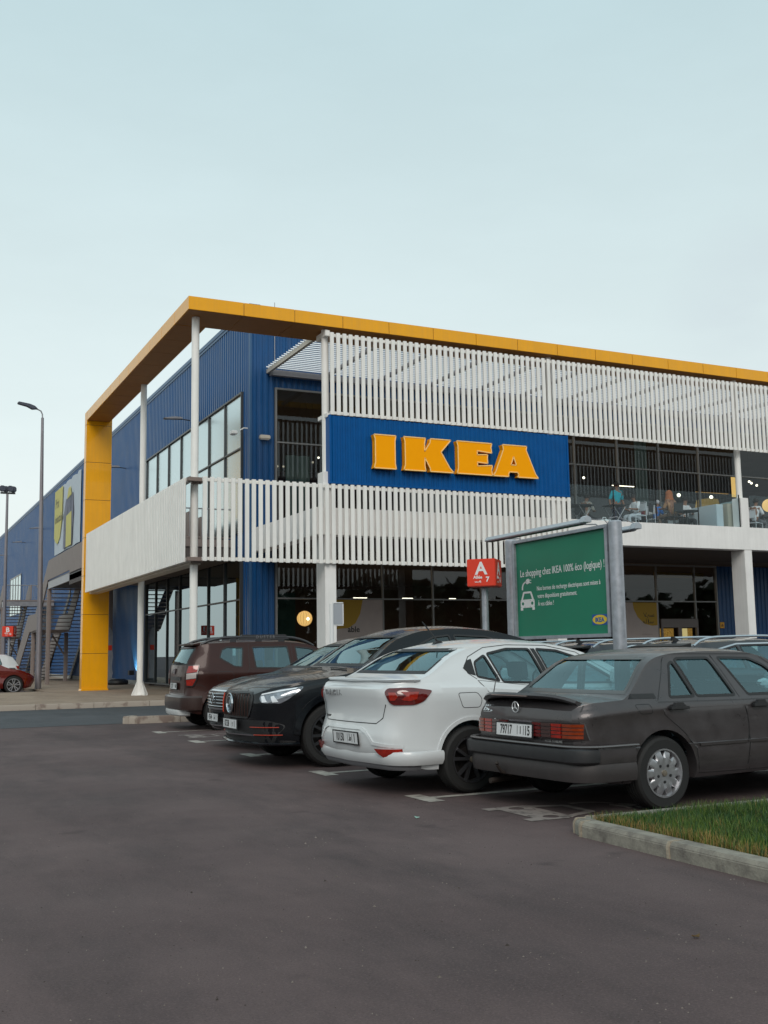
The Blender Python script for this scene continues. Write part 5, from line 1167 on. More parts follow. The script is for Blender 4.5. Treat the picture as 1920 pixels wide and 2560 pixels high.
for sg in (-1, 1):
    rp = MB(); P_ = []
    for i in range(17):
        x = -.35 + 2.2 * i / 16; t = i / 16; q = skD.hit((0, 0, -1), x, sg * .60, 0); P_.append((x, sg * .60, q.z + .008 + .075 * min(1, 5 * min(t, 1 - t)) ** .7))
    rp.tube(P_, .026, 8); 
    for x in (.25, .75, 1.2): q = skD.hit((0, 0, -1), x, sg * .60, 0); rp.box((x - .06, sg * .6 - .018, q.z - .01), (x + .06, sg * .6 + .018, q.z + .07))
    rp.prism([(.35, 1.64), (1.35, 1.64), (1.28, 1.735), (.42, 1.735)], lambda u, v, d: (u, d, v), sg * .60 - .022, sg * .60 + .022)
    ro = rp.build('roof_rail', mat('rail_grey', (0.055, 0.055, 0.06), .4, metal=.4), rootD)
    text_mb('D U S T E R', .075, lambda u, v, d: ((.88 + u) if sg < 0 else (.88 - u), sg * (.623 + d), 1.665 + v), .003, .001).build('badge_lettering', mat('rail_letters', (0.16, 0.16, 0.17), .4), ro, smooth=0)
    tl = [(-.06, 1.19), (-.27, 1.19), (-.265, .93), (-.19, .795), (-.045, .80), (-.03, 1.0)]
    h = diag(skD, rootD, 'tail_lamp', rounded(tl, .03), sg, .022, mat('lamp_housing', (0.018, 0.012, 0.012), .3, coat=.6), grid=.04)
    diag(skD, h, 'lens', [(-.075, 1.17), (-.255, 1.175), (-.25, 1.06), (-.05, 1.04)], sg, .030, TLR); diag(skD, h, 'lens', [(-.05, 1.03), (-.25, 1.05), (-.245, .95), (-.05, .93)], sg, .030, mat('lens_clear', (0.45, 0.40, 0.38), .15, coat=1)); diag(skD, h, 'lens', [(-.05, .92), (-.245, .94), (-.18, .815), (-.055, .82)], sg, .030, TLR)
    skD.patch([(y * -sg, z) for y, z in [(-.52, .50), (-.70, .50), (-.70, .45), (-.52, .45)]], (1, 0, 0), .008, .05).build('reflector', TLR, rootD)
flare(skD, rootD, SD, PD, .07, .018)
plate(rootD, (skD.hit((1, 0, 0), 0, .80, .015).x, 0, .80), -1, ('52177', 'alif', '40'), .02)
sweep(ubend(-.71, -.40, .86, .26, -1, .05), [(-.03, .36), (.035, .38), (.05, .46), (.045, .60), (.02, .63), (-.03, .63)]).build('bumper', mat('bumper_brown', (0.035, 0.018, 0.015), .4, coat=.3), rootD)
sweep(ubend(-.73, -.60, .60, .18, -1, .05), [(-.02, .26), (.03, .28), (.045, .33), (.04, .375), (-.02, .375)]).build('skid_plate', mat('skid_white', (0.55, 0.56, 0.56), .4), rootD)
skD.ribbon([(-.60, .67), (.60, .67)], (1, 0, 0), .012, .004).build('boot_trim', mat('trim_grey', (0.16, 0.15, 0.15), .35, metal=.5), rootD)
skD.patch([(-.40, .97), (.40, .97), (.40, .905), (-.40, .905)], (1, 0, 0), .012, .1).build('boot_handle', PLAS, rootD)
badge_text(rootD, skD, 'DACIA', .05, .02, .915, -1, mat('rail_letters', (0.16, 0.16, 0.17), .4), .001, 1.4); badge_text(rootD, skD, 'DUSTER', .04, .32, .865, -1, mat('rail_letters', (0.16, 0.16, 0.17), .4), .001, 1.3)
h = skD.hit((1, 0, 0), 0, 1.07, .01); MB().prism([(-.07, .05), (.07, .05), (.03, -.06), (-.03, -.06)], lambda u, v, d: (h.x + d, u, 1.07 + v), -.008, .002).build('badge', CHR, rootD)
h = skD.hit((1, 0, 0), 0, 1.22, .02); MB().prism([(.05, -.02), (-.40, -.005), (-.40, .015), (.05, .03)], lambda u, v, d: (h.x + d, u, 1.225 + v), -.02, 0).build('wiper', RUB, rootD)
sp = skD.hit((1, 0, 0), 0, 1.54, 0); MB().prism([(0, 0), (-.14, .0), (-.145, .02), (0, .05)], lambda u, v, d: (sp.x + .08 + u, d, 1.545 + v), -.62, .62).build('roof_spoiler', PD, rootD, bevel=.008)

# ---------------------------------------------------------------- cars of the next row and at the left edge
PE = mat('paint_midnight', (0.010, 0.013, 0.020), 0.25, metal=.2, coat=1.0)
SE = dict(SD); SE.update(x0=-.95, x1=3.6, wb=2.8, hw=.92, r=.33, rr=.23, arch=.385, style='twin5',
    top=[(-.95, 1.36), (-.85, 1.42), (-.6, 1.46), (0, 1.50), (.8, 1.515), (1.5, 1.48), (1.85, 1.40), (2.5, 1.06), (2.65, 1.0), (3.2, .93), (3.5, .84), (3.6, .76)],
    belt=[(-.95, 1.0), (0, 1.0), (2.0, .97), (3.6, .72)], plan=[(-.95, .70), (-.88, .79), (-.7, .86), (-.3, .91), (2.7, .92), (3.3, .86), (3.6, .66)], rshift=[(.3, .05), (.6, 0), (1.0, .02), (1.4, .30), (1.5, .34)], rl=.7, bot=[(-.95, .36), (-.5, .26), (3.6, .26)], lean=.42,
    cabin=(-.72, 2.4), sidewin=[[(-.50, 1.10), (-.30, 1.27), (.25, 1.385), (.30, 1.03), (-.2, 1.04)], [(.37, 1.02), (.32, 1.39), (1.10, 1.395), (1.13, 1.01)], [(1.22, 1.01), (1.19, 1.395), (1.55, 1.35), (1.8, 1.24), (2.2, 1.0)]],
    ws=[(-.72, 1.10), (.72, 1.10), (.60, 1.39), (-.60, 1.39)], rw=[(-.60, 1.05), (.60, 1.05), (.55, 1.33), (-.55, 1.33)], mid=1.4, midr=-.3, seatx=1.2, dash=1.0,
    doors=[[(.32, 1.0), (.40, .60), (.44, .30), (1.15, .30), (1.17, .98)], [(1.19, .98), (1.17, .30), (2.1, .30), (2.25, .6), (2.2, .95)]], handles=[(.5, .93), (1.4, .92)], handle_m=CHR, lines=[], fuel=None, mirror=(2.0, 1.03), mirror_m=PE)
def rails2(root, sk, m, y=.62, x0=-.55, x1=1.9, h=.055):
    for sg in (-1, 1):
        P_ = []
        for i in range(21):
            t = i / 20; x = x0 + (x1 - x0) * t; q = sk.hit((0, 0, -1), x, sg * y, 0); P_.append((x, sg * y, q.z + .006 + h * min(1, 6 * min(t, 1 - t)) ** .7))
        MB().tube(P_, .02, 8).build('roof_rail', m, root)
SILV = mat('satin_silver', (0.50, 0.54, 0.58), .22, metal=.8)
for k, (xx, yy, lb, pt) in enumerate(((12.0, 13.55, 'black estate car with silver roof rails behind the dark grey saloon', PE), (12.1, 16.25, 'dark estate car with silver rails half hidden behind the green sign post', PE), (12.4, 18.95, 'black estate car glimpsed under the green board', PE))):
    rt, c9, s9, b9 = build_car('parked_car', lb, 'car', (xx, yy, 1.0), SE, pt, 'cars parked in the next row'); rails2(rt, s9, SILV)
    for sg in (-1, 1): s9.ribbon([(-.58, 1.09), (-.34, 1.30), (.25, 1.415), (1.15, 1.425), (1.58, 1.375), (1.88, 1.25), (2.25, 1.0)], (0, -sg, 0), .022, .008, False, .05).build('window_trim', SILV, rt)
    sp = s9.hit((1, 0, 0), 0, 1.36, 0); MB().prism([(0, 0), (-.20, .0), (-.21, .02), (0, .06)], lambda u, v, d: (sp.x + .10 + u, d, 1.375 + v), -.60, .60).build('roof_spoiler', RUB, rt, bevel=.008)
    q = s9.hit((0, 0, -1), -.35, 0, 0); MB().prism([(-.09, 0), (.08, 0), (-.05, .07), (-.08, .07)], lambda u, v, d: (-.35 + u, d, q.z - .005 + v), -.02, .02).build('antenna', RUB, rt)
# red hatchback nosing in from the left, white hatchback behind it
PR = mat('paint_red', (0.16, 0.012, 0.008), 0.25, metal=.35, coat=1.0)
SR = dict(SD); SR.update(x1=3.45, r=.34, rr=.25, arch=.39, style='petal', rim=ALU,
    top=[(-.80, 1.35), (-.6, 1.45), (0, 1.52), (.8, 1.54), (1.4, 1.50), (1.7, 1.40), (2.35, 1.06), (2.5, 1.0), (3.0, .90), (3.3, .78), (3.45, .68)], belt=[(-.80, 1.02), (2.0, .97), (2.6, .93), (3.45, .64)], plan=[(-.80, .72), (-.6, .85), (-.2, .90), (2.6, .90), (3.1, .84), (3.35, .72), (3.45, .60)],
    sidewin=[[(.0, 1.10), (.10, 1.40), (.95, 1.42), (1.0, 1.04)], [(1.08, 1.04), (1.05, 1.42), (1.45, 1.38), (2.05, 1.0)]], ws=[(-.70, 1.10), (.70, 1.10), (.60, 1.41), (-.60, 1.41)], rw=[(-.60, 1.12), (.60, 1.12), (.52, 1.38), (-.52, 1.38)], rshift=[(.3, .05), (.6, 0), (1.0, .02), (1.4, .25), (1.5, .3)], mid=1.3, midr=-.3, cabin=(-.6, 2.28), dash=1.0,
    doors=[[(.30, 1.0), (.42, .60), (.44, .33), (1.03, .32), (1.04, 1.0)], [(1.06, 1.0), (1.05, .32), (2.1, .32), (2.2, .65), (2.1, .96)]], handles=[(.45, .93), (1.3, .92)], handle_m=PR, lines=[], fuel=None, mirror=(1.9, 1.02), bot=[(-.80, .36), (-.45, .24), (3.2, .22), (3.45, .26)])
rr_, c9, s9, b9 = build_car('parked_car', 'dark red hatchback nosing into the left picture edge behind the pavement', 'car', (5.78 - 3.45, 44.0, 0, 0), SR, PR, 'cars beyond the forecourt')
for sg in (-1, 1): diag(s9, rr_, 'headlamp', [(1.98, .74), (1.97, .79), (1.62, .86), (1.66, .80)], sg, .006, HLG, False, .06)
SR2 = dict(SR); SR2['handle_m'] = PW
rr2, c9, s9, b9 = build_car('parked_car', 'white hatchback with red tail lamp behind the dark red hatchback', 'car', (4.95, 47.6, 180, 0), SR2, PW, 'cars beyond the forecourt')
for sg in (-1, 1): diag(s9, rr2, 'tail_lamp', [(.10, 1.02), (-.20, 1.04), (-.18, .92), (.05, .90)], sg, .02, TLR, True, .06)

# ================================================================ SIGNS, LAMPS, PEOPLE
# green charging board: plane facing -x, y decreases to the right of the picture
XS = 10.2
gs = empty('information_board', (XS, 14.6, 0), 0, 'large green board about electric car charging on two steel posts with floodlights', 'sign')
def gsb(name, mb, m, parent=gs, **k):
    mb.v = [(x - XS, y - 14.6, z) for x, y, z in mb.v]; return mb.build(name, m, parent, **k)
gsb('panel', MB().box((XS, 13.33, 1.60), (XS + .05, 15.90, 3.22)), GREEN, smooth=0)
fr = MB()
for a, c in (((13.26, 1.545), (15.97, 1.60)), ((13.26, 3.22), (15.97, 3.275)), ((13.26, 1.60), (13.33, 3.22)), ((15.90, 1.60), (15.97, 3.22))): fr.box((XS - .045, a[0], a[1]), (XS + .10, c[0], c[1]))
gsb('board_frame', fr, GALV, bevel=.004); gsb('back_panel', MB().box((XS + .052, 13.34, 1.61), (XS + .09, 15.89, 3.21)), GREYM)
gsb('post', MB().lathe([(.105, 0), (.105, 3.29), (.09, 3.31), (0, 3.315)], (XS + .02, 13.13, 0), n=24), GALV); gsb('post', MB().lathe([(.105, 0), (.105, 3.29), (.09, 3.31), (0, 3.315)], (XS + .02, 16.09, 0), n=24), GALV)
L3 = lambda y0, z0, s=1: (lambda u, v, d: (XS - .002 - d, y0 - u * s, z0 + v * s))
def line(txt, y_left, y_right, z, size, m=SIGNW, parent=gs, bold=.0):
    t = text_mb(txt, size, lambda u, v, d: (u, v, d), .002, bold, 'LEFT'); us = [v[0] for v in t.v]; w0 = max(us) - min(us); k = (y_left - y_right) / w0
    t.v = [(XS - .002 - d, y_left - (u - min(us)) * k, z + v) for u, v, d in t.v]; return gsb('lettering', t, m, parent, smooth=0, fixn=False)
line('Le shopping chez IKEA 100% éco (logique) !', 15.78, 13.40, 2.625, .170, bold=.0012)
line('Nos bornes de recharge électriques sont mises à', 15.28, 13.52, 2.365, .108, bold=.0004)
line('votre dispositions gratuitement.', 15.27, 14.14, 2.235, .108, bold=.0004)
line('À vos câbles !', 15.265, 14.80, 2.105, .108, bold=.0004)
k = .435; ic = icon_mesh(lambda u, v, d: (XS - .002 - d, 15.80 - u * k, 2.045 + v * k * .63), .002); gsb('charging_symbol', ic, SIGNW, smooth=0)
lg = MB().box((XS - .004, 13.375, 1.735), (XS - .002, 13.765, 1.90)); lgo = gsb('logo', lg, mat('logo_blue', (0.005, 0.08, 0.32), .5), smooth=0)
gsb('logo_oval', MB().prism([(13.57 + .182 * math.cos(t), 1.8175 + .073 * math.sin(t)) for t in [2 * math.pi * i / 28 for i in range(28)]], lambda u, v, d: (XS - .004 - d, u, v), 0, .002), mat('logo_yellow', (0.72, 0.50, 0.03), .5), lgo, smooth=0)
t = text_mb('IKEA', .095, lambda u, v, d: (XS - .0065 - d, 13.57 - u, 1.784 + v), .002, .0035, 'CENTER', 1.15); gsb('lettering', t, mat('logo_blue', (0.005, 0.08, 0.32), .5), lgo, smooth=0)
# floodlight bars in front of and behind the board
def flood(x, y0, y1, z, name='floodlight'):
    f = MB(); s_ = [(-.075, -.015), (-.06, -.035), (.07, -.035), (.075, .0), (.03, .045), (-.03, .045)]
    f.prism(s_, lambda u, v, d: (x + u, d, z + v), y0, y1); f.prism([(-.07, -.02), (.07, -.02), (.07, .05), (.0, .085), (-.05, .06)], lambda u, v, d: (x + u, d, z + v), y0 - .13, y0 - .005)
    o = gsb(name, f, mat('lamp_grey', (0.40, 0.44, 0.48), .4, metal=.2), bevel=.006)
    gsb('lens', MB().box((x - .055, y0 + .03, z - .041), (x + .06, y1 - .03, z - .037)), DARK, o); return o
flood(XS - .45, 13.30, 16.10, 3.295); flood(XS + .42, 13.20, 15.8, 3.215)
br = MB()
for yy in (15.75, 13.55): br.tube([(XS + .02, yy, 3.27), (XS - .02, yy, 3.30), (XS - .40, yy + .05, 3.29)], .012, 6); br.tube([(XS + .08, yy, 3.26), (XS + .38, yy - .05, 3.22)], .012, 6)
br.tube([(XS + .02, 13.25, 3.28), (XS - .02, 13.22, 3.36), (XS + .10, 13.18, 3.38), (XS + .25, 13.15, 3.33), (XS + .40, 13.15, 3.29)], .007, 6); br.tube([(XS + .02, 13.3, 3.28), (XS - .08, 13.27, 3.35), (XS - .25, 13.25, 3.33), (XS - .40, 13.25, 3.34)], .007, 6)
gsb('bracket', br, GREYM)

def aisle_sign(x, y, s, z0, rot, A, n1, n2, label):
    """red cube on a steel post; rot = heading of the main face"""
    r = empty('aisle_sign', (x, y, 0), rot, label, 'sign', 'aisle letter cubes'); h = s / 2; b = MB()
    b.box((-h, -h, z0), (h, h, z0 + s * .95)); o = b.build('cube', RED, r, bevel=.012)
    MB().lathe([(.055, 0), (.055, z0 + .02)], (0, 0, 0), n=20).build('post', GALV, r)
    # main face towards -y (local), second face towards +x (local)
    F1 = lambda u, v, d: (u, -h - .001 - d, z0 + v); F2 = lambda u, v, d: (h + .001 + d, u, z0 + v)
    for F, num in ((F1, n1), (F2, n2)):
        t = text_mb(A, s * .60, lambda u, v, d: F(u, v + s * .42, d), .002, s * .016); t.build('lettering', SIGNW, o, smooth=0)
        text_mb('Allée', s * .15, lambda u, v, d: F(u - s * .12, v + s * .27, d), .002, s * .004).build('lettering', SIGNW, o, smooth=0)
        text_mb(num, s * .24, lambda u, v, d: F(u + s * .22, v + s * .16, d), .002, s * .008).build('lettering', SIGNW, o, smooth=0)
        a = MB(); 
        for (p, q) in (((-.22, .15), (-.06, .15)), ((-.22, .15), (-.22, .18)), ((-.16, .15), (-.16, .18)), ((-.06, .15), (-.06, .19)), ((-.06, .19), (-.02, .19)), ((-.02, .19), (-.02, .12))):
            P = Vector((p[0] * s, p[1] * s)); Q = Vector((q[0] * s, q[1] * s)); dd = (Q - P).normalized(); nn = Vector((-dd.y, dd.x)) * s * .010
            a.add([F(*(P - nn), .002), F(*(Q - nn), .002), F(*(Q + nn), .002), F(*(P + nn), .002)], [(0, 1, 2, 3)])
        a.build('lettering', SIGNW, o, smooth=0, fixn=False)
    return r
aisle_sign(9.42, 15.7, .49, 2.44, R(-44), 'A', '7', '6', 'red cube lettered A on grey post left of the green board')
aisle_sign(5.78, 52.0, .50, 2.33, R(-24), 'B', '12', '11', 'red cube lettered B on a post at the left picture edge')

# lamp posts
lp_ = empty('street_lamp', (6.13, 44.85, .13), 0, 'tall slim grey lamp post with single flat head on the forecourt', 'street lamp')
MB().tube([(0, 0, 0), (0, 0, 2.6)], [.125, .115], 16).tube([(0, 0, 2.6), (-.10, 0, 11.0)], [.11, .055], 16).build('pole', mat('pole_lilac_grey', (0.24, 0.225, 0.245), .4, metal=.4, var=.08), lp_)
MB().tube([(-.10, 0, 11.0), (-.11, 0, 11.15), (-.17, 0, 11.28), (-.30, 0, 11.34), (-.42, 0, 11.36)], .028, 10).build('arm', GREYM, lp_)
MB().prism([(-.30, 11.35), (-.44, 11.33), (-.52, 11.32), (-.72, 11.42), (-1.08, 11.50), (-1.10, 11.54), (-1.05, 11.59), (-.62, 11.53), (-.42, 11.46)], lambda u, v, d: (u, d, v), -.11, .11).build('lamp_head', mat('lamp_head_dark', (0.045, 0.05, 0.075), .4), lp_, bevel=.012)
l2 = empty('street_lamp', (7.15, 67.0, .13), 0, 'lamp post with a cluster of four floodlights near the left picture edge', 'street lamp')
MB().tube([(0, 0, 0), (-.05, 0, 11.0)], [.13, .07], 12).build('pole', mat('pole_lilac_grey', (0.24, 0.225, 0.245), .4, metal=.4, var=.08), l2)
MB().box((-.45, -.05, 11.0), (.40, .05, 11.1)).build('crossbar', DARK, l2)
for i, (x, y) in enumerate(((-.35, -.1), (-.12, .12), (.10, -.12), (.30, .1))):
    MB().prism([(-.17, .06), (.0, -.02), (.17, .06), (.17, .28), (.08, .36), (-.12, .36), (-.17, .26)], lambda u, v, d: (x + u, y + d, 11.12 + v), -.12, .12).build('floodlight', mat('lamp_head_dark', (0.045, 0.05, 0.075), .4), l2, bevel=.03)
# back of a small white sign behind the brown SUV
ts = empty('small_sign', (9.50, 22.4, .12), 0, 'back of a small white sign plate on a post in front of the white column', 'sign')
MB().lathe([(.045, 0), (.045, 2.35)], (-.10, 0, 0), n=16).build('post', SIGNW, ts); MB().box((-.06, -.03, 1.88), (.16, .0, 2.36)).build('plate', mat('sign_back', (0.40, 0.42, 0.46), .4, metal=.3), ts, bevel=.012)
b = MB()
for a, c in (((-.085, 1.855), (.185, 1.88)), ((-.085, 2.36), (.185, 2.385)), ((.16, 1.88), (.185, 2.36))): b.box((a[0], -.035, a[1]), (c[0], .01, c[1]))
b.build('sign_rim', SIGNW, ts, bevel=.01)
# goods at the wall behind the yellow pillar
gt = empty('display_stand', (9.55, 48.2, .13), 0, 'narrow grey display stand with red tag behind the yellow pillar', 'display stand')
MB().prism([(-.16, 0), (.16, 0), (.16, .4), (.19, .5), (.14, .8), (.19, 1.2), (.15, 1.7), (.17, 2.25), (.05, 2.5), (-.16, 2.5)], lambda u, v, d: (u, d, v), -.03, .03).build('board', GREYM, gt); MB().box((-.12, -.05, 1.5), (.13, -.035, 1.72)).build('red_tag', RED, gt)
bg_ = MB(); bg_.lathe([(0, 0), (.42, 0), (.46, .08), (.44, .18), (.30, .24), (0, .26)], (0, 0, 0), n=14); bo = bg_.build('rubbish_pile', RUB, bevel=.0); bo.location = (9.9, 47.8, .13); tag(bo, 'low dark heap on the pavement right of the yellow pillar', 'rubbish')
fl = empty('ground_floodlight', (10.25, 46.9, .65), 0, 'small black floodlight mounted low on the blue wall by the white column', 'floodlight'); MB().box((-.10, -.16, -.1), (.12, .16, .1)).build('housing', DARK, fl, bevel=.01)
ld_ = bpy.data.lights.new('flood_glow', 'SPOT'); ld_.energy = 60; ld_.color = (1.0, .97, .72); ld_.spot_size = R(120); ld_.shadow_soft_size = .05; lo_ = bpy.data.objects.new('flood_glow', ld_); COL.objects.link(lo_); lo_.parent = fl; lo_.location = (-.02, 0, .14); lo_.rotation_euler = (Vector((.75, 0, .6))).to_track_quat('-Z', 'Y').to_euler()

# interior lamps and posters seen through the glazing
WARM = mat('lamp_warm', (0.9, 0.6, 0.25), .5, emit=(1.0, .60, .20), es=1.6); WHT = mat('lamp_white', (0.9, 0.9, 0.8), .5, emit=(1.0, .93, .75), es=5); GLOW = mat('glow_yellow', (0.8, 0.6, 0.2), .5, emit=(1.0, .62, .16), es=1.2)
gl = empty('globe_lamp', (13.08, 33.5, 2.52), 0, 'glowing round bamboo globe lamp behind the ground floor window', 'lamp')
MB().lathe([(.255 * math.sin(t), -.255 * math.cos(t)) for t in [math.pi * i / 16 for i in range(17)]], (0, 0, 0), n=30).build('shade', WARM, gl); MB().tube([(0, 0, .25), (0, 0, 1.9)], .006, 6).build('cord', DARK, gl)
rb = MB()
for i in range(15):
    a = 2 * math.pi * i / 15; rb.tube([(.258 * math.sin(t) * math.cos(a), .258 * math.sin(t) * math.sin(a), -.258 * math.cos(t)) for t in [math.pi * (.05 + .9 * j / 10) for j in range(11)]], .0035, 4)
rb.build('rib', mat('bamboo', (0.45, 0.25, 0.08), .6), gl)
MB().lathe([(.05 * math.sin(t), -.05 * math.cos(t)) for t in [math.pi * i / 8 for i in range(9)]], (.02, -.26, -.02), n=12).build('bulb_glow', WHT, gl)
ORD = ('first', 'second', 'third', 'fourth', 'fifth', 'sixth', 'seventh', 'eighth', 'ninth', 'tenth', 'eleventh')
def bulb(x, y, z, r=.04, m=WHT, name='pendant_bulb', label='small lit bulb hanging inside the dark upper restaurant', cord=True):
    b = MB().lathe([(r * math.sin(t), -r * math.cos(t)) for t in [math.pi * i / 8 for i in range(9)]], (0, 0, 0), n=12); o = b.build(name, m)
    if cord: MB().tube([(0, 0, r), (0, 0, 9.9 - z if z > 5 else 1.0)], .004, 4).build('cord', DARK, o)
    o.location = (x, y, z); return tag(o, label, 'lamp', 'small lit bulbs inside the restaurant')
for i in range(11):
    t = i / 10; bulb(12.1 + 2.0 * t, 33.4 - .3 * t, 7.55 + (.55 * (2 * t - .55) ** 2 if t > .28 else .05), .035, WHT if i in (7, 9, 10) else mat('bulb_dim', (0.7, .7, .65), .3, emit=(1, .9, .7), es=.6), label=ORD[i] + ' bulb from the left in the light string behind the upper corner window')
for (x, y, z, r, lb) in ((25.05, 34, 8.04, .05, 'small bulb above the diner in the patterned shirt'), (28.91, 33, 7.4, .075, 'large white bulb above the woman in the orange headscarf'), (30.59, 33, 7.4, .075, 'large white bulb above the yellow lamp shade'), (33.68, 34, 8.36, .05, 'small bulb just right of the white round column'), (34.1, 34.3, 8.36, .05, 'middle one of three small bulbs right of the round column'), (34.7, 34.6, 8.34, .05, 'small bulb nearest the right picture edge')): bulb(x, y, z, r, label=lb)
for (x0_, x1_, y, z, m_, nm) in ((27.2, 28.3, 35, 8.0, WHT, 'strip_light'), (24.6, 25.1, 36, 7.9, GLOW, 'strip_light'), (31.6, 33.4, 35, 7.95, mat('glow_dim', (.5, .35, .15), .5, emit=(1, .6, .2), es=.35), 'strip_light'), (15.1, 15.6, 34, 3.25, WHT, 'strip_light'), (17.0, 17.4, 34, 3.25, WHT, 'strip_light'), (18.9, 19.15, 34, 3.25, WHT, 'strip_light'), (14.1, 14.45, 34, 3.2, mat('glow_orange', (.8, .3, .05), .5, emit=(1, .28, .04), es=1.0), 'strip_light')):
    o = MB().box((-(x1_ - x0_) / 2, -.03, -.012), ((x1_ - x0_) / 2, .03, .012)).build(nm, m_); o.location = ((x0_ + x1_) / 2, y, z)
    tag(o, {27.2: 'white strip light right of the standing man in turquoise', 24.6: 'dim amber strip light left of the standing man', 31.6: 'dim amber strip light above the yellow lamp shade', 15.1: 'white strip light behind the ground floor glazing, leftmost of three', 17.0: 'white strip light behind the ground floor glazing, middle of three', 18.9: 'white strip light just left of the lettered red cube post', 14.1: 'orange strip light above the window poster ending in able'}[x0_], 'lamp', 'ceiling strip lights inside the store')
wl = MB().box((-.11, -.01, 0), (.11, .01, .85)).build('wall_washer', GLOW); wl.location = (32.78, 34, 7.65); tag(wl, 'warm glowing wall panel behind the glazing beside the right round column', 'lamp')
yl = MB().lathe([(.5, 0), (.42, .35), (.1, .4)], (0, 0, 0), n=24).build('lamp_shade', mat('lamp_yellow_shade', (0.45, 0.32, 0.05), .6, emit=(1, .6, .1), es=.25)); yl.location = (30.0, 32.6, 6.85); tag(yl, 'wide yellow ribbed lamp shade behind the balustrade', 'lamp')
sc_ = MB().lathe([(.27 * math.sin(t), -.27 * math.cos(t)) for t in [math.pi * i / 12 for i in range(13)]], (0, 0, 0), n=20).build('globe_lamp', WARM); sc_.location = (33.7, 33, 7.2); tag(sc_, 'glowing round lamp behind the diners at the right picture edge', 'lamp')
# unseen area lights added to brighten the dark store interior
for k, (lx, ly, lz, sx, sy, en) in enumerate(((18, 36, 4.4, 12, 5, 230), (29, 36, 4.4, 8, 5, 150), (18, 37, 9.8, 14, 6, 330), (31, 37, 9.8, 12, 6, 330))):
    ad = bpy.data.lights.new('interior_fill', 'AREA'); ad.shape = 'RECTANGLE'; ad.size = sx; ad.size_y = sy; ad.energy = en; ad.color = (1.0, .78, .58)
    ao = bpy.data.objects.new('interior_fill', ad); COL.objects.link(ao); ao.location = (lx, ly, lz)
# curtains of the restaurant
def curtain(x0_, x1_, y, z0, z1, label, m):
    b = MB(); n = int((x1_ - x0_) / .05)
    for i in range(n + 1): x = (x1_ - x0_) * i / n; yy = .06 * math.sin(i * .9) + .03 * math.sin(i * 2.3); b.v += [(x, yy, 0), (x, yy, z1 - z0)]
    b.f = [(2 * i, 2 * i + 2, 2 * i + 3, 2 * i + 1) for i in range(n)]; o = b.build('curtain', m, smooth=60, fixn=False); o.location = (x0_, y, z0); return tag(o, label, 'curtain')
CUR = mat('curtain_grey_green', (0.20, 0.28, 0.27), .9)
curtain(11.9, 12.75, 32.1, 5.2, 7.75, 'pale grey green curtain inside the upper corner window', CUR); curtain(26.05, 26.62, 32.1, 5.2, 9.7, 'pale green curtain strip behind the upper glazing near the standing man', CUR)
# posters in the ground floor windows
POST = mat('poster_pale', (0.42, 0.35, 0.33), .7, var=.05); PYEL = mat('poster_yellow', (0.38, 0.22, 0.01), .6)
def poster(x0_, x1_, z0, z1, blob, label, words):
    r = empty('window_poster', (x0_, YW - .115, z0), 0, label, 'poster'); w_, h_ = x1_ - x0_, z1 - z0
    MB().box((0, 0, 0), (w_, .008, h_)).build('sheet', POST, r, smooth=0); MB().prism([(u, v) for u, v in blob], lambda u, v, d: (u, d, v), -.006, -.002).build('yellow_shape', PYEL, r, smooth=0)
    for (tx, size, u, v) in words: text_mb(tx, size, lambda a, c, d: (u + a, -.008 - d, v + c), .002, .004, 'CENTER').build('lettering', BLACKT, r, smooth=0)
    return r
poster(13.05, 15.0, .3, 3.05, [(.1, 2.75), (1.25, 2.75), (1.15, 2.3), (.98, 2.0), (.75, 1.85), (.1, 1.8)], 'pale window poster with yellow shape ending in the letters able', [('able', .26, .92, 1.72), ('Prix imbattable', .08, .6, 1.3), ('toute la gamme', .08, .6, 1.15)])
pz = poster(24.5, 26.28, .3, 3.03, [(.65, 2.73), (1.75, 2.73), (1.75, 1.90), (1.5, 1.88), (1.15, 1.95), (.85, 2.2), (.68, 2.5)], 'pale window poster with yellow shape and two lines of arabic', [])
def arabic(parent, strokes, x, z, s, y=-.010):
    b = MB()
    for st in strokes:
        for p, q in zip(st, st[1:]):
            P = Vector((x + p[0] * s, z + p[1] * s)); Q = Vector((x + q[0] * s, z + q[1] * s)); dd = (Q - P).normalized(); nn = Vector((-dd.y, dd.x)) * s * .06; P = P - dd * s * .03; Q = Q + dd * s * .03
            b.add([(*(P - nn), y), (*(Q - nn), y), (*(Q + nn), y), (*(P + nn), y)], [(0, 1, 2, 3)])
    b.v = [(u, d, v) for u, v, d in b.v]; b.build('lettering', BLACKT, parent, smooth=0, fixn=False)
arabic(pz, [[(3.0, 0), (2.9, .35), (2.6, .3), (2.5, 0), (3.0, 0), (1.7, 0), (1.6, .3), (1.35, .3), (1.3, 0), (1.1, -.3)], [(2.3, 0), (2.3, .3)], [(2.05, 0), (2.05, .3)], [(.9, 0), (.5, 0), (.1, .8)], [(.5, 0), (.9, .8)]], 1.1, 2.22, .17)
arabic(pz, [[(3.0, .3), (2.9, 0), (2.6, 0), (2.6, .3), (2.6, 0), (2.2, 0), (2.2, .3), (2.2, 0), (1.8, 0), (1.6, .9), (1.6, 0), (1.5, -.2)], [(1.1, .9), (1.1, 0), (.6, 0), (.5, .3), (.3, .3), (.3, 0)]], 1.05, 1.98, .17)
for i in range(3): text_mb(('• بدون', 'صفر لا')[0] if False else '~~~~~~~~~~~~', .07, lambda a, c, d: (1.25 + a, -.008 - d, 1.55 - i * .14 + c), .002).build('lettering', BLACKT, pz, smooth=0)
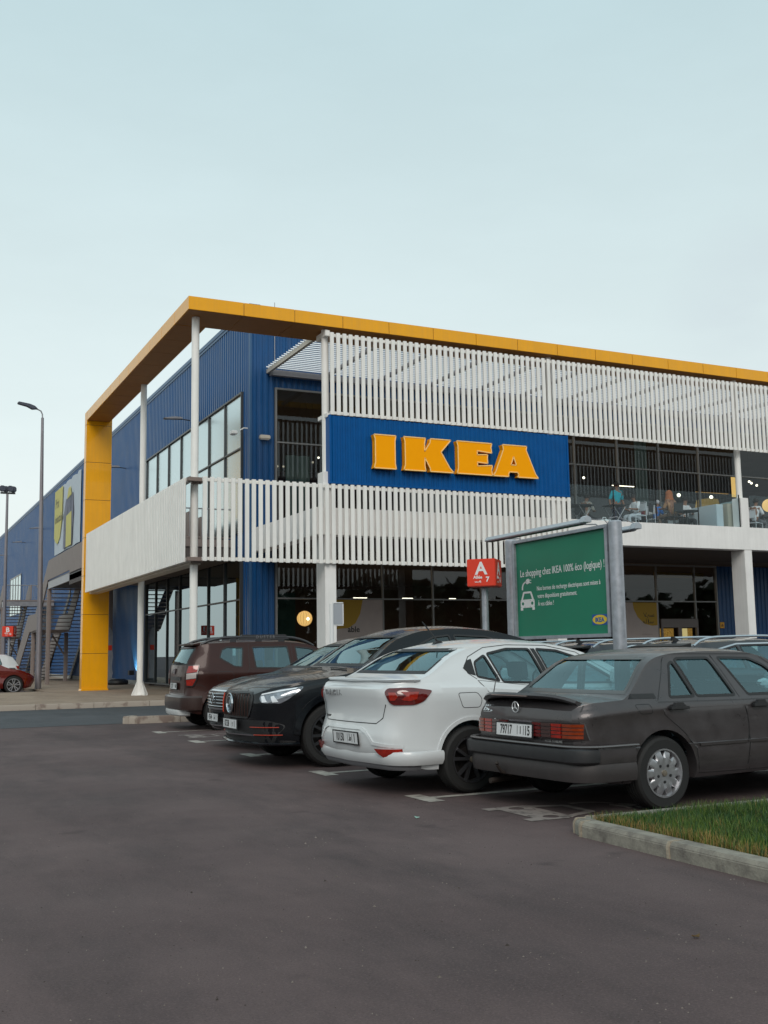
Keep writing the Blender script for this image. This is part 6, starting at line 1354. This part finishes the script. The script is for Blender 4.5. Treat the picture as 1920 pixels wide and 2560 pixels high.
# entrance doors
dr = empty('entrance_door', (26.4, YW - .02, .13), 0, 'double glazed entrance door with lit panes, left of blue wall', 'door')
fr = MB()
for a, c in (((0, 0), (.08, 2.2)), ((1.68, 0), (1.76, 2.2)), ((0, 2.2), (1.76, 2.30)), ((.80, 0), (.96, 2.2)), ((.08, 1.98), (.80, 2.2)), ((.96, 1.98), (1.68, 2.2))): fr.box((a[0], -.14, a[1]), (c[0], -.09, c[1]))
fr.build('door_frame', mat('door_taupe', (0.14, 0.115, 0.11), .5), dr)
MB().box((.12, .10, .1), (.76, .12, 1.95)).build('lit_display', mat('lit_display', (0.5, 0.35, 0.1), .6, emit=(1, .55, .12), es=.35, col2=(0.02, 0.015, 0.01), c2=(.45, .55), scale=9), dr); MB().box((1.0, .10, .1), (1.42, .12, 1.95)).build('lit_display', mat('lit_white', (0.8, 0.7, 0.4), .6, emit=(1, .80, .36), es=.9), dr); MB().box((1.45, .10, .1), (1.66, .12, 1.95)).build('lit_display', mat('lit_display', (0.5, 0.35, 0.1), .6), dr)
bp('canopy_band', MB().box((26.6, YW + .35, 4.0), (29.0, YW + .4, 4.2)), PYEL)
ys_ = MB().box((-.11, -.05, -.12), (.11, -.03, .12)).build('safety_sign', mat('sign_yellow', (0.80, 0.38, 0.02), .5), bevel=.01); ys_.location = (29.42, YW - .02, 2.19); tag(ys_, 'small yellow square sign on dark blue wall right of the door', 'sign')
MB().prism([(-.05, -.06), (.05, -.06), (.06, .0), (0, .06), (-.06, 0)], lambda u, v, d: (u, d, v), -.054, -.0505).build('pictogram', mat('pictogram_brown', (0.30, 0.12, 0.02), .6), ys_, smooth=0)

# ---------------------------------------------------------------- people, tables and chairs on the terrace
SKN = mat('skin_brown', (0.20, 0.095, 0.055), .6); SKN2 = mat('skin_light', (0.33, 0.18, 0.12), .6); HAIR = mat('hair_dark', (0.012, 0.009, 0.008), .8)
ZF = 5.12
def person(loc, rz, label, pose, shirt, legs, skin=SKN, hair=HAIR, k=1.0, hat=None, hijab=None, arm='table'):
    """one continuous body grown with the skin modifier, clothes as shells around it"""
    root = empty('person', loc, R(rz), label, 'person', 'people on the terrace')
    V = {}; E = []
    def j(n, p, r): V[n] = (Vector(p) * k, r * k)
    sit = pose == 'sit'; hz = .50 if sit else .93
    j('pel', (0, 0, hz), .125); j('waist', (0, .0, hz + .17), .115); j('chest', (.02 if not sit else .05, 0, hz + .37), .135); j('neckb', (.03 if not sit else .09, 0, hz + .53), .065); j('neck', (.04 if not sit else .11, 0, hz + .60), .055)
    j('skull', (.06 if not sit else .14, 0, hz + .70), .088); j('crown', (.05 if not sit else .13, 0, hz + .79), .072)
    E += [('pel', 'waist'), ('waist', 'chest'), ('chest', 'neckb'), ('neckb', 'neck'), ('neck', 'skull'), ('skull', 'crown')]
    for s_, t in ((-1, 'r'), (1, 'l')):
        j('sh' + t, (.04 if not sit else .06, s_ * .17, hz + .47), .062)
        if arm == 'table' or sit: j('el' + t, (.14, s_ * .25, hz + .22), .045); j('wr' + t, (.37, s_ * .13, hz + .25), .030); j('ha' + t, (.45, s_ * .10, hz + .26), .034)
        else: j('el' + t, (-.02, s_ * .26, hz + .18), .045); j('wr' + t, (.08, s_ * .28, hz - .06), .030); j('ha' + t, (.11, s_ * .27, hz - .15), .034)
        E += [('chest', 'sh' + t), ('sh' + t, 'el' + t), ('el' + t, 'wr' + t), ('wr' + t, 'ha' + t)]
        if sit: j('hip' + t, (.06, s_ * .10, hz - .01), .095); j('kn' + t, (.46, s_ * .13, hz - .01), .070); j('an' + t, (.44, s_ * .13, .09), .042); j('to' + t, (.60, s_ * .14, .04), .035)
        else: j('hip' + t, (0, s_ * .10, hz - .08), .095); j('kn' + t, (.02, s_ * .11, .49), .068); j('an' + t, (-.01, s_ * .11, .09), .042); j('to' + t, (.15, s_ * .13, .04), .035)
        E += [('pel', 'hip' + t), ('hip' + t, 'kn' + t), ('kn' + t, 'an' + t), ('an' + t, 'to' + t)]
    def grow(names, edges, name, m, grow_=0.0):
        idx = {n: i for i, n in enumerate(names)}; me = bpy.data.meshes.new(name); me.from_pydata([V[n][0] for n in names], [(idx[a], idx[b]) for a, b in edges], [])
        o = bpy.data.objects.new(name, me); COL.objects.link(o); md = o.modifiers.new('s', 'SKIN'); sv = me.skin_vertices[0].data
        for n, i in idx.items(): r_ = V[n][1] + grow_; sv[i].radius = (r_, r_); sv[i].use_root = (i == 0)
        ss = o.modifiers.new('u', 'SUBSURF'); ss.levels = ss.render_levels = 1; bpy.context.view_layer.update()
        m2 = bpy.data.meshes.new_from_object(o.evaluated_get(bpy.context.evaluated_depsgraph_get())); bpy.data.objects.remove(o); bpy.data.meshes.remove(me)
        m2.name = name; q = bpy.data.objects.new(name, m2); COL.objects.link(q); q.parent = root; m2.materials.clear(); m2.materials.append(m)
        for p in m2.polygons: p.use_smooth = True
        return q
    names = list(V); body = grow(names, E, 'body', skin)
    tn = ['chest', 'pel', 'waist', 'neckb', 'shr', 'elr', 'shl', 'ell']; grow(tn, [('pel', 'waist'), ('waist', 'chest'), ('chest', 'neckb'), ('chest', 'shr'), ('shr', 'elr'), ('chest', 'shl'), ('shl', 'ell')], 'shirt', shirt, .012)
    ln = ['pel', 'hipr', 'knr', 'anr', 'hipl', 'knl', 'anl']; grow(ln, [('pel', 'hipr'), ('hipr', 'knr'), ('knr', 'anr'), ('pel', 'hipl'), ('hipl', 'knl'), ('knl', 'anl')], 'trousers', legs, .010)
    c = V['skull'][0]; hd = MB(); rad = (.095 if not hijab else .118) * k
    hd.lathe([(rad * math.sin(t) * 1.0, rad * 1.12 * -math.cos(t)) for t in [math.pi * (.35 + .65 * i / 8) for i in range(9)]], (c.x - .018, c.y, c.z + .025), 'z', 14)
    if hijab: hd.lathe([(.10, .10), (.118, 0), (.125, -.09), (.15, -.17), (.16, -.19)], (c.x - .02, c.y, c.z), 'z', 14)
    hd.build('headscarf' if hijab else ('cap' if hat else 'hair'), hijab or hat or hair, root, smooth=60)
    f = MB().prism([(0, 0), (.022, -.02), (0, -.03)], lambda u, v, d: (c.x + .082 * k + u, c.y + d, c.z + v), -.012, .012)
    for s_ in (-1, 1): f.box((c.x + .078 * k, c.y + s_ * .032 - .010, c.z + .012), (c.x + .088 * k, c.y + s_ * .032 + .010, c.z + .022)); f.box((c.x - .01, c.y + s_ * .088 * k - .006, c.z - .02), (c.x + .015, c.y + s_ * .088 * k + .006, c.z + .03))
    f.box((c.x + .080 * k, c.y - .025, c.z - .052), (c.x + .088 * k, c.y + .025, c.z - .044)); f.build('face', mat('face_shade', (0.09, 0.04, 0.03), .6), root)
    return root
def tint(n, c): return mat(n, c, .8, var=.06, scale=8)
ppl = [((21.0, 28.5, ZF), 20, 'seated diner in a pale patterned shirt seen from behind at the left table', 'sit', tint('cloth_patterned', (0.30, 0.30, 0.27)), tint('cloth_black', (0.02, 0.02, 0.025)), {}),
 ((21.7, 27.75, ZF), -95, 'man standing in turquoise T-shirt behind the folding table', 'stand', tint('cloth_turquoise', (0.0, 0.33, 0.42)), tint('cloth_navy', (0.02, 0.025, 0.05)), {'arm': 'down', 'k': .92}),
 ((21.98, 27.10, ZF), 180, 'seated boy in a white T-shirt and shorts on a white chair', 'sit', tint('cloth_white', (0.60, 0.62, 0.64)), tint('cloth_pale', (0.45, 0.48, 0.52)), {'k': .86}),
 ((23.30, 27.75, ZF), 10, 'seated child in blue top with pale cap', 'sit', tint('cloth_blue', (0.02, 0.15, 0.50)), tint('cloth_pale', (0.45, 0.48, 0.52)), {'k': .84, 'hat': tint('cap_pale', (0.45, 0.45, 0.48))}),
 ((23.38, 27.02, ZF), 95, 'seated woman in brown robe and orange headscarf seen from behind', 'sit', tint('cloth_ochre', (0.34, 0.19, 0.10)), tint('cloth_brown', (0.13, 0.09, 0.07)), {'hijab': tint('scarf_orange', (0.30, 0.09, 0.025))}),
 ((24.80, 28.1, ZF), -100, 'seated man in white T-shirt facing the camera across the round table', 'sit', tint('cloth_white', (0.60, 0.62, 0.64)), tint('cloth_black', (0.02, 0.02, 0.025)), {'skin': SKN2}),
 ((27.35, 27.45, ZF), 15, 'seated diner in white T-shirt leaning forward at the right picture edge', 'sit', tint('cloth_white', (0.60, 0.62, 0.64)), tint('cloth_grey', (0.12, 0.12, 0.13)), {}),
 ((22.50, 27.35, ZF), 120, 'small child in a dark red top beside the standing table', 'sit', tint('cloth_wine', (0.22, 0.02, 0.04)), tint('cloth_black', (0.02, 0.02, 0.025)), {'k': .70}),
 ((27.75, 28.4, ZF), 200, 'woman in dark red headscarf behind the diner in white at the right edge', 'sit', tint('cloth_black', (0.02, 0.02, 0.025)), tint('cloth_grey', (0.12, 0.12, 0.13)), {'hijab': tint('scarf_rust', (0.25, 0.04, 0.02))})]
for (loc, rz, lb, ps, sh, lg_, kw) in ppl: person(loc, rz, lb, ps, sh, lg_, **kw)
def chair(loc, rz, m, label):
    r = empty('cafe_chair', loc, R(rz), label, 'chair', 'terrace chairs')
    MB().box((-.20, -.20, .43), (.22, .20, .46)).build('seat', m, r, bevel=.01)
    MB().box((-.225, -.20, .60), (-.205, .20, .86)).build('backrest', m, r, bevel=.01)
    for (x, y) in ((-.20, -.19), (-.20, .19), (.21, -.19), (.21, .19)):
        MB().tube([(x * 1.1, y * 1.05, 0), (x, y, .44)] + ([(x - .03, y, .88)] if x < 0 else []), .011, 6).build('leg', m, r)
    MB().tube([(-.22, -.20, .88), (-.22, .20, .88)], .012, 6).build('top_rail', m, r); return r
WCH = mat('chair_white', (0.60, 0.63, 0.66), .4); BCH = mat('chair_black', (0.02, 0.02, 0.022), .5)
for (loc, rz, m, lb) in (((22.0, 27.10, ZF), 180, WCH, 'white metal chair under the boy in shorts'), ((23.25, 27.75, ZF), 10, WCH, 'white chair under the child in blue'), ((23.38, 26.97, ZF), 95, BCH, 'black chair under the woman in the brown robe'), ((24.80, 28.15, ZF), -100, BCH, 'black chair behind the round table under the man in white'), ((27.3, 27.45, ZF), 15, WCH, 'white chair at the right picture edge under the leaning diner'), ((20.95, 28.5, ZF), 20, BCH, 'black chair under the diner in the patterned shirt'), ((19.3, 27.4, ZF), 170, BCH, 'empty black chair beside the end of the slat screen'), ((22.5, 27.35, ZF), 120, BCH, 'dark chair under the child in wine red'), ((28.3, 27.1, ZF), 180, WCH, 'empty white chair in front of the right edge table')):
    chair(loc, rz, m, lb)
def table(loc, rd, label, fold=True):
    r = empty('cafe_table', loc, 0, label, 'table', 'terrace tables')
    if rd: MB().lathe([(0, .70), (.40, .70), (.40, .725), (0, .725)], (0, 0, 0), n=24).build('tabletop', BCH, r)
    else: MB().box((-.30, -.30, .70), (.30, .30, .725)).build('tabletop', BCH, r, bevel=.006)
    if fold:
        for y in (-.24, .24): MB().tube([(-.27, y, 0), (.25, y, .70)], .013, 6).build('leg', GREYM, r); MB().tube([(.27, y, 0), (-.25, y, .70)], .013, 6).build('leg', GREYM, r)
    else: MB().tube([(0, 0, .02), (0, 0, .70)], .03, 8).lathe([(.0, .03), (.22, .0)], (0, 0, 0), n=16).build('pedestal', BCH, r)
    return r
table((21.05, 27.0, ZF), False, 'black folding table with crossed legs in front of the turquoise shirt'); table((20.0, 27.35, ZF), True, 'round black folding table beside the end of the slat screen'); table((23.1, 28.25, ZF), True, 'round black folding table behind the white chair'); table((24.25, 27.35, ZF), True, 'round black table in front of the man in white', False); table((28.1, 27.8, ZF), False, 'grey topped table at the right edge of the terrace')
pc = empty('parcel', (20.43, 26.75, ZF), 0, 'small white carry box on the terrace floor by the folding table', 'box'); MB().box((-.18, -.10, 0), (.18, .10, .22)).build('box_body', SIGNW, pc, bevel=.01); MB().tube([(-.07, 0, .22), (-.05, 0, .29), (.05, 0, .29), (.07, 0, .22)], .012, 6).build('handle', SIGNW, pc)
# low partitions and litter bins of the terrace
def lowwall(x0_, y0_, x1_, y1_, z1, m, label, name='partition'):
    o = MB().box((0, 0, 0), (x1_ - x0_, y1_ - y0_, z1 - ZF)).build(name, m, bevel=.01); o.location = (x0_, y0_, ZF); return tag(o, label, 'partition')
PBW = mat('partition_bluewhite', (0.48, 0.56, 0.60), .6)
lowwall(25.04, 26.80, 25.33, 29.6, 6.05, PBW, 'long pale blue partition wall running back from the balustrade')
lowwall(25.52, 26.80, 25.82, 27.2, 6.09, mat('bin_beige', (0.42, 0.40, 0.33), .6), 'beige cabinet beside the pale blue partition', 'cabinet')
lowwall(25.88, 26.95, 26.1, 27.5, 6.2, mat('partition_aqua', (0.30, 0.42, 0.44), .6), 'aqua end panel left of the white column plinth')
# upper interior: wall of the stair seen left
# trees and cars across the aisle, outside the picture but mirrored in the glazing
def leafball(b, c, r, n, rnd, s=.16):
    for i in range(n):
        d = Vector((rnd.gauss(0, 1), rnd.gauss(0, 1), rnd.gauss(0, .8))).normalized() * r * rnd.random() ** .4; p = Vector(c) + d; a = Vector((rnd.uniform(-1, 1), rnd.uniform(-1, 1), rnd.uniform(-1, 1))).normalized() * s; q = a.cross(Vector((rnd.uniform(-1, 1), rnd.uniform(-1, 1), rnd.uniform(-1, 1)))).normalized() * s * .5
        k = len(b.v); b.v += [tuple(p - a), tuple(p + q), tuple(p + a), tuple(p - q)]; b.f.append((k, k + 1, k + 2, k + 3))
LEAF = mat('leaf_dark', (0.03, 0.05, 0.02), .7, var=.4, scale=2); BARK = mat('bark', (0.09, 0.06, 0.045), .9)
rnd = random.Random(11)
for i, (x, y, h_) in enumerate(((-6, 44, 7), (-9.5, 52, 5), (-5, 58, 8), (-14, 62, 9), (-18, 50, 7), (-10, 74, 9), (-22, 40, 8), (-26, 66, 9))):
    t = empty('tree', (x, y, 0), 0, ('broad', 'slim', 'tall', 'dense', 'leaning', 'far', 'round', 'distant')[i] + ' dark tree mirrored in the store glazing', 'tree', 'trees across the car park')
    MB().tube([(0, 0, 0), (.1, .05, h_ * .4), (.25, 0, h_ * .7)], [.16, .11, .05], 8).build('trunk', BARK, t); c = MB()
    for k in range(7): leafball(c, (rnd.uniform(-1.3, 1.3), rnd.uniform(-1.3, 1.3), h_ * rnd.uniform(.5, .95)), rnd.uniform(.6, 1.2), 160, rnd)
    c.build('crown', LEAF, t, smooth=0, fixn=False)
# unseen tree belts added around the car park to darken the reflections
def woods(name, label, x0_, y0_, x1_, y1_, h0, h1, n, seed):
    rn = random.Random(seed); b = MB()
    for i in range(n):
        t = rn.random(); cx = x0_ + (x1_ - x0_) * t; cy = y0_ + (y1_ - y0_) * t; hh = h0 + (h1 - h0) * (.5 + .5 * math.sin(t * 37) * math.sin(t * 91 + 1)); z = rn.random() ** .8 * hh
        d = Vector((rn.uniform(-1, 1), rn.uniform(-1, 1), rn.uniform(-1, 1))).normalized() * .9; q = d.cross(Vector((rn.uniform(-1, 1), rn.uniform(-1, 1), .3))).normalized() * .6; p = Vector((cx + rn.uniform(-2, 2), cy + rn.uniform(-2, 2), z))
        k = len(b.v); b.v += [tuple(p - d), tuple(p + q), tuple(p + d), tuple(p - q)]; b.f.append((k, k + 1, k + 2, k + 3))
    o = b.build(name, LEAF, smooth=0, fixn=False); o['kind'] = 'stuff'; o['label'] = label; o['category'] = 'trees'
woods('reflection_tree_belt', 'unseen dark tree belt added behind the viewer to darken reflections', -70, -38, 110, -38, 5, 10, 9000, 5)
woods('reflection_tree_belt', 'unseen dark tree belt added at the far left to darken reflections', -72, -38, -60, 130, 5, 10, 9000, 6)
# small litter on the asphalt
for i, (x, y, m_, lb) in enumerate(((3.60, 4.15, mat('leaf_ochre', (0.10, 0.06, 0.02), .9), 'dry curled leaf on the asphalt right of centre'), (2.0, 3.0, mat('leaf_ochre', (0.10, 0.06, 0.02), .9), 'tiny dark scrap on the asphalt at the bottom'), (4.15, 8.1, mat('litter_mint', (0.25, 0.42, 0.36), .7), 'small mint green scrap of paper on the asphalt before the white car'))):
    o = MB().prism([(-.025, 0), (0, .012), (.028, .002), (.01, -.014)], lambda u, v, d: (u, v, d + abs(u) * .4), .003, .008).build('litter', m_, bevel=0); o.location = (x, y, 0); o.rotation_euler.z = i; tag(o, lb, 'litter')
